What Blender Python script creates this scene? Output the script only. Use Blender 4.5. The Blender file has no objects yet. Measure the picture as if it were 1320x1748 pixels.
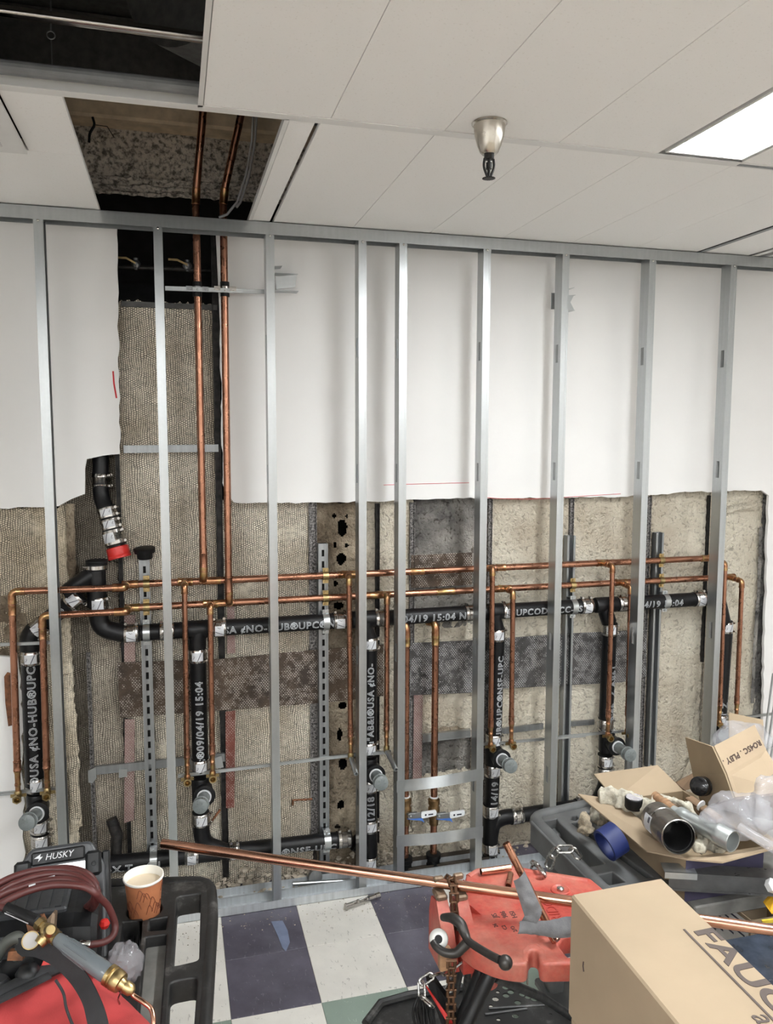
import bpy, bmesh, math, random
from mathutils import Vector, Matrix, noise
from math import pi, sin, cos, radians
C = bpy.context.scene.collection
sc = bpy.context.scene
V = Vector
# ------------------------------------------------------------------ camera, world, exposure
F_PX, PITCH, YAW, ROLL = 1356.024, 9.88831792e-02, 2.61768420e-01, 2.41323999e-03
CAM = V((0.0, -3.09467548, 1.94198911))
_f = V((sin(YAW)*cos(PITCH), cos(YAW)*cos(PITCH), -sin(PITCH)))
_r0 = V((cos(YAW), -sin(YAW), 0)); _u0 = _r0.cross(_f)
_r = _r0*cos(ROLL) + _u0*sin(ROLL); _u = _u0*cos(ROLL) - _r0*sin(ROLL)
cd = bpy.data.cameras.new('camera'); cam = bpy.data.objects.new('camera', cd); C.objects.link(cam)
cam.matrix_world = Matrix(((_r.x, _u.x, -_f.x, CAM.x), (_r.y, _u.y, -_f.y, CAM.y), (_r.z, _u.z, -_f.z, CAM.z), (0, 0, 0, 1)))
cd.sensor_fit = 'AUTO'; cd.sensor_width = 36; cd.lens = 36*F_PX/1748; cd.clip_start = .02
sc.camera = cam
w = bpy.data.worlds.new('world'); sc.world = w; w.use_nodes = True
w.node_tree.nodes['Background'].inputs[0].default_value = (.8, .85, .9, 1)
w.node_tree.nodes['Background'].inputs[1].default_value = .15
sc.view_settings.view_transform = 'Standard'; sc.view_settings.look = 'None'
sc.view_settings.gamma = 1; sc.view_settings.exposure = 1.74
LAMP = 17.0          # emission strength of the ceiling light lenses
# points of the photograph turned into places in the room
def ray(px, py): return _f + _r*((px-660)/F_PX) - _u*((py-874)/F_PX)
def W(px, py, y=0.0):
    d = ray(px, py); return CAM + d*((y-CAM.y)/d.y)
def G(px, py, z=0.0):
    d = ray(px, py); return CAM + d*((z-CAM.z)/d.z)
def D(px, py, t): return CAM + ray(px, py)*t
def XZ(px, py, y): p = W(px, py, y); return (p.x, p.z)
rnd = random.Random(7)
# ------------------------------------------------------------------ mesh helpers
class MB:
    def __init__(s): s.v = []; s.f = []; s.m = []; s.mi = 0
    def add(s, vs, fs):
        o = len(s.v); s.v += [V(a) for a in vs]
        for f in fs: s.f.append([o+i for i in f]); s.m.append(s.mi)
        return s
    def box(s, a, b, M=None):
        x0, y0, z0 = a; x1, y1, z1 = b
        vs = [V(p) for p in ((x0,y0,z0),(x1,y0,z0),(x1,y1,z0),(x0,y1,z0),(x0,y0,z1),(x1,y0,z1),(x1,y1,z1),(x0,y1,z1))]
        if M: vs = [M @ p for p in vs]
        return s.add(vs, [(0,3,2,1),(4,5,6,7),(0,1,5,4),(1,2,6,5),(2,3,7,6),(3,0,4,7)])
    def bbox(s, a, b, r=.004, M=None):     # box with chamfered edges
        x0, y0, z0 = a; x1, y1, z1 = b; vs = []
        r = min(r, abs(x1-x0)*.45, abs(y1-y0)*.45, abs(z1-z0)*.45)
        for k, (u, w_) in enumerate(((0, r), (r, 0), (r, 0), (0, r))):
            z = (z0, z0+r, z1-r, z1)[k]; i = (r, 0, 0, r)[k]
            rr = r
            xa, xb, ya, yb = x0+i, x1-i, y0+i, y1-i
            q = r if i == 0 else r*.3
            vs += [(xa+q,ya,z),(xb-q,ya,z),(xb,ya+q,z),(xb,yb-q,z),(xb-q,yb,z),(xa+q,yb,z),(xa,yb-q,z),(xa,ya+q,z)]
        vs = [V(p) for p in vs]
        if M: vs = [M @ p for p in vs]
        fs = [tuple(range(7, -1, -1)), tuple(range(24, 32))]
        for k in range(3):
            for j in range(8): a_ = k*8+j; b_ = k*8+(j+1) % 8; fs.append((a_, b_, b_+8, a_+8))
        return s.add(vs, fs)
    def tube(s, pts, r, n=12, cap=True, ry=None, flat=1.0, up=None, closed=False):
        pts = [V(p) for p in pts]; N = len(pts)
        rs = r if isinstance(r, (list, tuple)) else [r]*N
        t0 = (pts[1]-pts[0]).normalized()
        u = V(up) if up else (V((0,0,1)) if abs(t0.z) < .9 else V((0,1,0)))
        u = (u - t0*u.dot(t0)).normalized(); vs = []
        for i, p in enumerate(pts):
            if closed: t = (pts[(i+1) % N]-pts[i-1]).normalized()
            elif i == 0: t = t0
            elif i == N-1: t = (pts[-1]-pts[-2]).normalized()
            else: t = ((pts[i+1]-p).normalized()+(p-pts[i-1]).normalized())
            if t.length < 1e-6: t = t0
            t = t.normalized(); u = (u - t*u.dot(t))
            u = u.normalized() if u.length > 1e-6 else V((0,0,1)); b = t.cross(u)
            for k in range(n):
                a = 2*pi*k/n; vs.append(p + (u*cos(a)*flat + b*sin(a))*rs[i])
        fs = []
        for i in range(N-1 if not closed else N):
            for k in range(n):
                a = i*n+k; b_ = i*n+(k+1) % n; c = ((i+1) % N)*n
                fs.append((a, b_, c+(k+1) % n, c+k))
        if cap and not closed: fs.append(tuple(range(n-1, -1, -1))); fs.append(tuple(range((N-1)*n, N*n)))
        return s.add(vs, fs)
    def cyl(s, a, b, r, n=16, cap=True): return s.tube([a, b], r, n, cap)
    def lathe(s, p, axis, prof, n=20, cap=(True, True)):   # prof: (distance along the axis, radius)
        p = V(p); ax = V(axis).normalized(); u = V((0,0,1)) if abs(ax.z) < .9 else V((1,0,0))
        u = (u-ax*u.dot(ax)).normalized(); b = ax.cross(u); vs = []; fs = []
        for h, r in prof:
            for k in range(n):
                a = 2*pi*k/n; vs.append(p+ax*h+(u*cos(a)+b*sin(a))*r)
        for i in range(len(prof)-1):
            for k in range(n): fs.append((i*n+k, i*n+(k+1) % n, (i+1)*n+(k+1) % n, (i+1)*n+k))
        if cap[0]: fs.append(tuple(range(n-1, -1, -1)))
        if cap[1]: fs.append(tuple(range((len(prof)-1)*n, len(prof)*n)))
        return s.add(vs, fs)
    def ball(s, c, r, n=12, sx=1, sy=1, sz=1):
        c = V(c); vs = []; fs = []; m = n//2
        for i in range(m+1):
            for k in range(n):
                t = pi*i/m; a = 2*pi*k/n; vs.append(c+V((sin(t)*cos(a)*sx, sin(t)*sin(a)*sy, -cos(t)*sz))*r)
        for i in range(m):
            for k in range(n): fs.append((i*n+k, i*n+(k+1) % n, (i+1)*n+(k+1) % n, (i+1)*n+k))
        return s.add(vs, fs)
    def sheet(s, pts, nrm, th):            # polygon with thickness
        pts = [V(p) for p in pts]; o = V(nrm).normalized()*th; n = len(pts)
        fs = [tuple(range(n)), tuple(range(2*n-1, n-1, -1))] + [(i, n+i, n+(i+1) % n, (i+1) % n) for i in range(n)]
        return s.add(pts+[p+o for p in pts], fs)
    def loft(s, rings, closed=True, cap=False):
        n = len(rings[0]); vs = [p for r in rings for p in r]; fs = []
        for i in range(len(rings)-1):
            for k in range(n if closed else n-1): fs.append((i*n+k, i*n+(k+1) % n, (i+1)*n+(k+1) % n, (i+1)*n+k))
        if cap: fs.append(tuple(range(n-1, -1, -1))); fs.append(tuple(range((len(rings)-1)*n, len(rings)*n)))
        return s.add(vs, fs)
def fillet(pts, r, k=5):
    pts = [V(p) for p in pts]; out = [pts[0]]
    for i in range(1, len(pts)-1):
        a, b, c = pts[i-1], pts[i], pts[i+1]; d1 = a-b; d2 = c-b
        q = min(r, d1.length*.49, d2.length*.49); p1 = b+d1.normalized()*q; p2 = b+d2.normalized()*q
        for j in range(k+1):
            t = j/k; out.append(p1*(1-t)**2+b*2*t*(1-t)+p2*t*t)
    return out+[pts[-1]]
def origin(o):
    l = V((0,0,0))
    while o: l += o.location; o = o.parent
    return l
def obj(name, mb, mats, parent=None, smooth=True, angle=40, label=None):
    me = bpy.data.meshes.new(name); off = origin(parent)
    me.from_pydata([p-off for p in mb.v], [], mb.f)
    if not isinstance(mats, (list, tuple)): mats = [mats]
    for m in mats: me.materials.append(m)
    me.polygons.foreach_set('material_index', mb.m)
    if smooth:
        me.polygons.foreach_set('use_smooth', [True]*len(me.polygons)); me.set_sharp_from_angle(angle=radians(angle))
    me.update(); o = bpy.data.objects.new(name, me); C.objects.link(o)
    if parent: o.parent = parent
    if label: o['label'] = label
    return o
def thing(name, label, cat, loc=(0,0,0), group=None):
    o = bpy.data.objects.new(name, None); C.objects.link(o); o.location = loc; o.empty_display_size = .05
    o['label'] = label; o['category'] = cat
    if group: o['group'] = group
    return o
def tag(o, label, cat, group=None):
    o['label'] = label; o['category'] = cat
    if group: o['group'] = group
    return o
def struct(o): o['kind'] = 'structure'; return o
def single(name, mb, mats, label, cat, group=None, **k):
    # one mesh thing whose origin sits at its base
    c = sum(mb.v, V((0,0,0)))/len(mb.v); c.z = min(p.z for p in mb.v)
    mb2 = MB(); mb2.v = [p-c for p in mb.v]; mb2.f = mb.f; mb2.m = mb.m
    o = obj(name, mb2, mats, None, **k); o.location = c
    return tag(o, label, cat, group)
def curve_mesh(cu):
    o = bpy.data.objects.new('tmp', cu); C.objects.link(o)
    dg = bpy.context.evaluated_depsgraph_get(); dg.update()
    me = bpy.data.meshes.new_from_object(o.evaluated_get(dg)); bpy.data.objects.remove(o)
    r = ([v.co.copy() for v in me.vertices], [tuple(p.vertices) for p in me.polygons])
    bpy.data.meshes.remove(me); bpy.data.curves.remove(cu); return r
def text_mesh(s, size=1.0, outline=None, ext=0.0, shear=0, space=1.0):
    cu = bpy.data.curves.new('t', 'FONT'); cu.body = s; cu.size = size; cu.space_character = space; cu.resolution_u = 3
    cu.shear = shear
    if outline: cu.fill_mode = 'NONE'; cu.bevel_depth = outline; cu.bevel_resolution = 0; cu.resolution_u = 2
    else: cu.extrude = ext
    vs, fs = curve_mesh(cu)
    if not outline: return vs, fs
    bm = bmesh.new(); bv = [bm.verts.new(v) for v in vs]
    for f in fs:
        try: bm.faces.new([bv[i] for i in f])
        except ValueError: pass
    for k in range(4):
        es = [e for e in bm.edges if e.calc_length() > .007]
        if not es: break
        bmesh.ops.subdivide_edges(bm, edges=es, cuts=1)
    bm.verts.index_update(); r = ([v.co.copy() for v in bm.verts], [tuple(v.index for v in f.verts) for f in bm.faces]); bm.free(); return r
def flat_shape(loops, h, bevel=0.0, res=2):
    # plan outline with holes in x, y, extruded by h upwards; returns (verts, faces) with z 0..h
    cu = bpy.data.curves.new('p', 'CURVE'); cu.dimensions = '2D'; cu.fill_mode = 'BOTH'
    cu.extrude = max(h/2-bevel, 0); cu.bevel_depth = bevel; cu.bevel_resolution = res
    for lp in loops:
        sp = cu.splines.new('POLY'); sp.points.add(len(lp)-1)
        for i, p in enumerate(lp): sp.points[i].co = (p[0], p[1], 0, 1)
        sp.use_cyclic_u = True
    vs, fs = curve_mesh(cu); return [v+V((0,0,h/2)) for v in vs], fs
def round_poly(pts, r, k=4):
    pts = [V((p[0], p[1], 0)) for p in pts]; n = len(pts); out = []
    for i in range(n):
        a, b, c = pts[i-1], pts[i], pts[(i+1) % n]; d1 = a-b; d2 = c-b
        q = min(r, d1.length*.45, d2.length*.45); p1 = b+d1.normalized()*q; p2 = b+d2.normalized()*q
        for j in range(k+1):
            t = j/k; out.append(p1*(1-t)**2+b*2*t*(1-t)+p2*t*t)
    return [(p.x, p.y) for p in out]
# ------------------------------------------------------------------ materials
class NT:
    def __init__(s, name):
        s.mat = bpy.data.materials.new(name); s.mat.use_nodes = True; s.n = s.mat.node_tree.nodes; s.l = s.mat.node_tree.links
        s.b = s.n['Principled BSDF']; s.tc = s.n.new('ShaderNodeTexCoord').outputs['Object']
    def set(s, **k):
        for a, v in k.items():
            i = s.b.inputs[a.replace('_', ' ')]
            i.default_value = (*v, 1) if isinstance(v, (tuple, list)) and len(v) == 3 else v
    def noise(s, scale, detail=4, rough=.55, vec=None, dist=0):
        t = s.n.new('ShaderNodeTexNoise'); t.inputs['Scale'].default_value = scale; t.inputs['Detail'].default_value = detail
        t.inputs['Roughness'].default_value = rough; t.inputs['Distortion'].default_value = dist
        s.l.new(vec or s.tc, t.inputs['Vector']); return t.outputs['Fac']
    def voro(s, scale, feature='F1', vec=None):
        t = s.n.new('ShaderNodeTexVoronoi'); t.inputs['Scale'].default_value = scale; t.feature = feature
        s.l.new(vec or s.tc, t.inputs['Vector']); return t.outputs['Distance']
    def ramp(s, x, stops):
        r = s.n.new('ShaderNodeValToRGB'); e = r.color_ramp.elements
        while len(e) < len(stops): e.new(.5)
        for i, (p, c) in enumerate(stops):
            e[i].position = p; e[i].color = (*c, 1) if isinstance(c, (tuple, list)) else (c, c, c, 1)
        s.l.new(x, r.inputs[0]); return r.outputs[0]
    def mix(s, f, a, b, mode='MIX'):
        m = s.n.new('ShaderNodeMix'); m.data_type = 'RGBA'; m.blend_type = mode
        for sock, v in ((m.inputs[0], f), (m.inputs[6], a), (m.inputs[7], b)):
            if isinstance(v, (int, float)): sock.default_value = v if sock.type == 'VALUE' else (v, v, v, 1)
            elif isinstance(v, (tuple, list)): sock.default_value = (*v, 1)
            else: s.l.new(v, sock)
        return m.outputs[2]
    def math(s, op, a, b=None):
        m = s.n.new('ShaderNodeMath'); m.operation = op
        for i, v in enumerate((a, b)):
            if v is None: continue
            if isinstance(v, (int, float)): m.inputs[i].default_value = v
            else: s.l.new(v, m.inputs[i])
        return m.outputs[0]
    def scaled(s, sx, sy, sz):
        m = s.n.new('ShaderNodeMapping'); m.inputs['Scale'].default_value = (sx, sy, sz); s.l.new(s.tc, m.inputs[0]); return m.outputs[0]
    def bump(s, h, strength=.5, dist=.002):
        b = s.n.new('ShaderNodeBump'); b.inputs['Strength'].default_value = strength; b.inputs['Distance'].default_value = dist
        s.l.new(h, b.inputs['Height']); s.l.new(b.outputs[0], s.b.inputs['Normal'])
    def col(s, c): s.l.new(c, s.b.inputs['Base Color'])
    def rgh(s, c): s.l.new(c, s.b.inputs['Roughness'])
def simple(name, c, rough=.5, metal=0.0, var=.12, scale=20, bump=0.0, bscale=200, stretch=None, **k):
    t = NT(name); t.set(Roughness=rough, Metallic=metal, **k)
    vec = t.scaled(*stretch) if stretch else None
    n = t.noise(scale, 5, vec=vec)
    d = tuple(max(0, x*(1-var*1.6)) for x in c); l = tuple(min(1, x*(1+var)) for x in c)
    t.col(t.ramp(n, [(.3, d), (.7, l)]))
    if metal > .5 or rough < .5: t.rgh(t.ramp(t.noise(scale*1.7, 3, vec=vec), [(.3, max(.02, rough*.75)), (.75, min(1, rough*1.3))]))
    if bump: t.bump(t.noise(bscale, 3), bump, .001)
    return t.mat
M = {}
M['paint'] = simple('white_wall_paint', (.79,.78,.765), .55, var=.02, scale=2.5, bump=.06, bscale=90)
M['tile_c'] = (lambda t: (t.set(Roughness=.85), t.col(t.mix(t.ramp(t.noise(160, 2), [(.30, .35), (.36, 1.0)]), (.76,.745,.71), (.89,.88,.86))), t.bump(t.noise(240, 2), .15, .001), t.mat)[-1])(NT('ceiling_tile'))
M['tee'] = simple('white_grid_metal', (.72,.71,.69), .4, var=.04, scale=6)
def galv(name, c, rough, var=.18, metal=.88, scale=7):
    t = NT(name); t.set(Metallic=metal, Roughness=rough)
    n = t.voro(90); n2 = t.noise(60, 3, vec=t.scaled(1, 1, .02))
    base = t.ramp(n2, [(.3, tuple(x*(1-var) for x in c)), (.7, tuple(min(1, x*(1+var*.5)) for x in c))])
    t.col(t.mix(.07, base, t.ramp(n, [(.1, tuple(x*.7 for x in c)), (.9, tuple(min(1, x*1.25) for x in c))])))
    t.bump(t.math('MULTIPLY', t.noise(420, 2), 1.0), .12, .0006)
    return t.mat
M['galv'] = galv('galvanised_steel', (.46,.48,.485), .30, .06)
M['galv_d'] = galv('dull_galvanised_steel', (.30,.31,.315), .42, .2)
M['strut'] = galv('strut_steel', (.34,.355,.365), .36, .3)
M['chrome'] = simple('stainless_band', (.50,.48,.455), .2, 1.0, .08)
M['copper'] = (lambda t: (t.set(Metallic=1.0, Roughness=.27), t.col(t.mix(t.ramp(t.noise(9, 5, .65), [(.35, 0), (.68, 1)]), (.45,.225,.145), (.32,.15,.095))), t.rgh(t.ramp(t.noise(30, 3), [(.3, .2), (.75, .42)])), t.mat)[-1])(NT('weathered_copper'))
M['copper_b'] = simple('bright_copper', (.58,.32,.225), .2, 1.0, .10, 8, stretch=(1, 6, 6))
M['fit'] = (lambda t: (t.set(Metallic=1.0, Roughness=.3), t.col(t.ramp(t.noise(38, 4, .6), [(.35, (.28,.13,.07)), (.5, (.44,.23,.12)), (.66, (.48,.35,.15))])), t.mat)[-1])(NT('soldered_fitting'))
M['brass'] = simple('brass', (.44,.33,.16), .36, 1.0, .25, 40)
M['iron'] = simple('black_cast_iron_pipe', (.0045,.0045,.0055), .42, 0, .3, 60, .12, 160, Specular_IOR_Level=.35)
M['rubber'] = simple('black_rubber', (.006,.006,.0065), .6, 0, .3, 30, .1, 300, Specular_IOR_Level=.3)
M['ink'] = simple('white_pipe_print', (.46,.48,.50), .6, 0, .05)
M['sticker'] = simple('white_sticker', (.58,.59,.61), .5, 0, .03)
M['inkb'] = simple('black_sticker_print', (.02,.02,.04), .6, 0, .05)
M['pvc'] = simple('grey_pvc', (.17,.19,.19), .33, 0, .15, 30)
M['redcap'] = simple('red_plastic_cap', (.58,.025,.02), .35, 0, .1)
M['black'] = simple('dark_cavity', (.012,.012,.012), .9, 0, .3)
M['dark_metal'] = simple('old_black_steel', (.022,.02,.019), .55, .4, .6, 40, .4, 90)
M['silver_spk'] = (lambda t: (t.set(Roughness=.6, Metallic=.3), t.col(t.ramp(t.noise(120, 4, .7), [(.42, (.03,.028,.026)), (.62, (.33,.31,.30))])), t.bump(t.noise(140, 3), .6, .003), t.mat)[-1])(NT('speckled_old_channel'))
def lath(name, light, dark, cover=.5, mesh_dark=(.028,.022,.016), pitch=1.0):
    t = NT(name); t.set(Roughness=.9)
    sep = t.n.new('ShaderNodeSeparateXYZ'); t.l.new(t.tc, sep.inputs[0])
    com = t.n.new('ShaderNodeCombineXYZ'); nz = t.n.new('ShaderNodeTexNoise'); nz.inputs['Scale'].default_value = 14
    t.l.new(t.tc, nz.inputs['Vector'])
    sp2 = t.n.new('ShaderNodeSeparateXYZ'); t.l.new(nz.outputs['Color'], sp2.inputs[0])
    t.l.new(t.math('ADD', sep.outputs[0], t.math('MULTIPLY', sp2.outputs[0], .022)), com.inputs[1])
    t.l.new(t.math('ADD', sep.outputs[2], t.math('MULTIPLY', sp2.outputs[1], .022)), com.inputs[0])
    br = t.n.new('ShaderNodeTexBrick'); t.l.new(com.outputs[0], br.inputs['Vector']); br.inputs['Scale'].default_value = 1
    br.inputs['Brick Width'].default_value = .0076*pitch; br.inputs['Row Height'].default_value = .0086*pitch
    br.inputs['Mortar Size'].default_value = .0014*pitch; br.inputs['Mortar Smooth'].default_value = .6
    cl = t.ramp(t.noise(3.2, 5, .6), [(.32, dark), (.66, light)])
    fine = t.ramp(t.noise(70, 4, .7), [(.33, .55), (.55, 1.0)])
    plaster = t.mix(.9, cl, fine, 'MULTIPLY')
    hidden = t.ramp(t.noise(5.5, 4, .6), [(cover-.06, 1.0), (cover+.10, .3)])
    k = t.math('MULTIPLY', br.outputs['Fac'], hidden)
    t.col(t.mix(k, plaster, mesh_dark))
    hgt = t.math('ADD', t.math('MULTIPLY', k, -1.0), t.math('MULTIPLY', t.noise(60, 4), .7))
    t.bump(hgt, .5, .004)
    return t.mat
M['lath_tan'] = lath('mesh_lath_tan', (.92,.85,.71), (.60,.52,.40), .66)
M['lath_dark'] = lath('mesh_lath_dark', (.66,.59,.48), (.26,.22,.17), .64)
M['lath_light'] = lath('mesh_lath_pale', (.88,.80,.65), (.56,.47,.34), .52)
def stucco(name, light, dark, a=.35, b=.6, pits=.5):
    t = NT(name); t.set(Roughness=.92)
    cl = t.ramp(t.noise(2.6, 5, .6), [(a, dark), (b, light)])
    p1 = t.noise(46, 4, .6, dist=.8)
    pit = t.ramp(p1, [(.33, (.16,.13,.10)), (.45, (1, 1, 1))])
    t.col(t.mix(pits, cl, pit, 'MULTIPLY'))
    t.bump(t.math('ADD', p1, t.math('MULTIPLY', t.noise(95, 3), .5)), 1.0, .02)
    return t.mat
M['stucco'] = stucco('rough_plaster_pale', (.72,.665,.55), (.50,.43,.33))
M['stucco_br'] = stucco('rough_plaster_brown', (.50,.42,.31), (.16,.12,.08), .4, .62)
M['stucco_gr'] = stucco('rough_plaster_grey', (.36,.34,.31), (.10,.095,.09), .42, .6, .8)
M['fireproof'] = (lambda t: (t.set(Roughness=.95), t.col(t.mix(.85, (.62,.56,.48), t.ramp(t.noise(55, 5, .65), [(.38, .10), (.55, 1.0)]), 'MULTIPLY')), t.bump(t.noise(60, 5), 1.0, .012), t.mat)[-1])(NT('sprayed_fireproofing'))
def holes(name, c1, c2, spark, amt):
    t = NT(name); t.set(Roughness=.5, Metallic=.35)
    sep = t.n.new('ShaderNodeSeparateXYZ'); t.l.new(t.tc, sep.inputs[0]); com = t.n.new('ShaderNodeCombineXYZ')
    t.l.new(sep.outputs[0], com.inputs[0]); t.l.new(sep.outputs[2], com.inputs[1])
    br = t.n.new('ShaderNodeTexBrick'); t.l.new(com.outputs[0], br.inputs['Vector']); br.inputs['Scale'].default_value = 1
    br.inputs['Brick Width'].default_value = .011; br.inputs['Row Height'].default_value = .0068; br.inputs['Mortar Size'].default_value = .0027
    br.inputs['Mortar Smooth'].default_value = .5
    base = t.ramp(t.noise(5, 5, .6), [(.35, c1), (.65, c2)])
    dots = t.math('MULTIPLY', t.math('SUBTRACT', 1.0, br.outputs['Fac']), t.ramp(t.noise(16, 6, .8), [(.5-amt, 0), (.56, 1.0)]))
    t.col(t.mix(dots, base, spark)); t.bump(br.outputs['Fac'], .5, .003)
    return t.mat
M['plate_br'] = holes('rusty_perforated_plate', (.045,.032,.025), (.11,.075,.05), (.72,.66,.58), .03)
M['plate_gr'] = holes('grey_perforated_plate', (.04,.038,.037), (.10,.097,.095), (.74,.73,.72), .05)
M['strip_red'] = holes('red_primer_strip', (.16,.05,.035), (.24,.08,.06), (.6,.48,.42), .06)
M['strip_pink'] = holes('dusty_primer_strip', (.20,.11,.10), (.36,.24,.22), (.62,.56,.50), .15)
M['rust'] = simple('rusty_steel', (.22,.09,.04), .7, .3, .4, 40, .3, 90)
M['lens'] = NT('light_lens'); M['lens'].set(Base_Color=(1,1,1), Emission_Color=(.955,.985,1.0), Emission_Strength=LAMP); M['lens'] = M['lens'].mat
def vinyl(name, c, fleck, var=.06):
    t = NT(name); t.set(Roughness=.38)
    base = t.ramp(t.noise(3.5, 5, .6), [(.3, tuple(x*(1-var*2.4) for x in c)), (.65, tuple(x*(1+var) for x in c))])
    fl = t.ramp(t.noise(75, 2, .5, vec=t.scaled(1, .45, 1), dist=1.0), [(.66, 0), (.70, 1)])
    c1 = t.mix(t.math('MULTIPLY', fl, .6), base, fleck)
    dirt = t.ramp(t.noise(26, 6, .8), [(.62, 0), (.72, 1)])
    t.col(t.mix(t.math('MULTIPLY', dirt, .35), c1, (.5,.45,.38)))
    t.rgh(t.ramp(t.noise(9, 4), [(.3, .3), (.7, .5)]))
    return t.mat
M['v_white'] = vinyl('cream_vinyl_tile', (.80,.775,.72), (.36,.34,.31))
M['v_purple'] = vinyl('purple_vinyl_tile', (.12,.112,.148), (.20,.19,.23), .22)
M['v_green'] = vinyl('green_vinyl_tile', (.27,.34,.29), (.42,.50,.44))
M['slab'] = simple('dusty_concrete', (.33,.29,.24), .9, 0, .3, 12, .6, 60)
M['rubble'] = simple('plaster_rubble', (.48,.42,.34), .95, 0, .35, 18, .6, 80)
M['card'] = simple('cardboard', (.35,.268,.18), .85, 0, .05, 6, .1, 120)
M['card_in'] = simple('cardboard_inside', (.31,.235,.15), .85, 0, .08, 7, .1, 120)
M['card_d'] = simple('brown_cardboard', (.19,.12,.07), .8, 0, .1, 8, .1, 120)
M['track'] = galv('bright_floor_track', (.58,.61,.63), .4, .18, .45)  # galvanised steel made lighter and less metallic than on the studs
M['print'] = simple('brown_box_print', (.08,.06,.052), .7, 0, .1)
M['marker'] = simple('black_marker', (.05,.03,.03), .7, 0, .1)
M['visered'] = (lambda t: (t.set(Roughness=.45), t.col(t.mix(t.math('MULTIPLY', t.ramp(t.noise(5.5, 6, .7), [(.42, .03), (.68, 1)]), .6), t.ramp(t.noise(80, 4), [(.3, (.34,.033,.023)), (.7, (.46,.055,.036))]), (.50,.27,.20))), t.bump(t.noise(170, 3), .25, .001), t.mat)[-1])(NT('red_cast_iron'))
M['cartblk'] = (lambda t: (t.set(Roughness=.5), t.col(t.ramp(t.noise(14, 6, .7), [(.42, (.008,.008,.008)), (.58, (.018,.0175,.017)), (.74, (.12,.117,.11))])), t.bump(t.noise(120, 3), .2, .001), t.mat)[-1])(NT('scuffed_black_plastic'))
M['carttop'] = simple('dusty_dark_plastic', (.17,.167,.155), .55, 0, .35, 9, .15, 130)
M['cartgry'] = simple('grey_structural_plastic', (.10,.103,.103), .5, 0, .22, 12, .15, 130)
M['bagred'] = simple('red_bag_cloth', (.50,.055,.055), .8, 0, .12, 12, .5, 420)
M['web'] = simple('dark_webbing', (.022,.023,.025), .85, 0, .15, 30, .5, 500)
M['tool_blk'] = simple('black_tool_plastic', (.009,.0095,.0105), .45, 0, .2, 30, .15, 260, Specular_IOR_Level=.35)
M['tool_gry'] = simple('dark_grey_tool_plastic', (.040,.042,.046), .42, 0, .1, 30, .15, 260)
M['hose'] = simple('oxblood_rubber_hose', (.085,.022,.02), .45, 0, .15, 12)
M['torch'] = simple('grey_torch_enamel', (.11,.125,.135), .25, 0, .08, 6)
M['cuppaper'] = simple('brown_cup_print', (.45,.17,.075), .6, 0, .08, 30)
M['cupwhite'] = simple('white_cup_paper', (.86,.83,.76), .5, 0, .02)
M['coffee'] = simple('milky_coffee', (.72,.60,.44), .2, 0, .05)
M['cupline'] = simple('dark_cup_pattern', (.20,.06,.03), .6, 0, .05)
M['cast_dk'] = simple('dark_forged_steel', (.06,.057,.054), .38, .7, .2, 30, .2, 120)
M['jaw'] = simple('worn_jaw_steel', (.22,.16,.11), .5, .6, .3, 40, .3, 160)
M['rustchain'] = simple('oily_brown_chain', (.13,.07,.04), .42, .7, .3, 60)
M['zinc'] = simple('zinc_chain', (.40,.395,.38), .28, 1.0, .1, 60)
M['cloth_g'] = simple('grey_abrasive_cloth', (.15,.15,.155), .8, 0, .12, 60, .4, 400)
M['rag'] = simple('cotton_rag', (.46,.43,.35), .95, 0, .25, 70, 1.0, 190)
M['rag_d'] = simple('dirty_cotton_rag', (.30,.25,.18), .95, 0, .4, 60, 1.0, 190)
M['blue'] = simple('blue_tape', (.006,.016,.10), .55, 0, .08)
M['bluelev'] = simple('blue_plastic_lever', (.06,.16,.50), .35, 0, .05)
M['whitelev'] = simple('white_lever_grip', (.76,.78,.80), .35, 0, .02)
M['yellow'] = simple('yellow_tag_plastic', (.72,.40,.03), .45, 0, .05)
M['wood'] = simple('brown_wood', (.30,.17,.09), .6, 0, .25, 10, .2, 90, stretch=(1, 8, 8))
M['beam'] = simple('tan_beam', (.66,.53,.37), .85, 0, .2, 14, .5, 60)
M['duct'] = simple('dusty_dark_duct', (.10,.10,.098), .75, .2, .2, 30)
def plastic(name, tint=(.9,.92,.95), a=.35):
    t = NT(name); t.set(Base_Color=tint, Roughness=.12, Alpha=a)
    t.b.inputs['Specular IOR Level'].default_value = .8
    t.bump(t.noise(22, 4), .6, .01); return t.mat
M['film'] = plastic('clear_plastic_bag', (.50,.50,.53), .30)
M['glass'] = simple('gauge_glass', (.38,.37,.36), .1, 0, .04)
M['clear'] = plastic('clear_tubing', (.55,.55,.55), .6)
# ================================================================== setting
XL, XR, YB, YF, ZC = -2.6, 4.4, -8.2, .62, 2.734
# floor : slab + vinyl tiles
mb = MB(); mb.box((XL, YB, -.12), (XR, YF+.1, -.003)); floor = struct(obj('floor', mb, M['slab'], smooth=False))
T = .3048; X0, Y0 = .1421, -.5823
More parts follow.
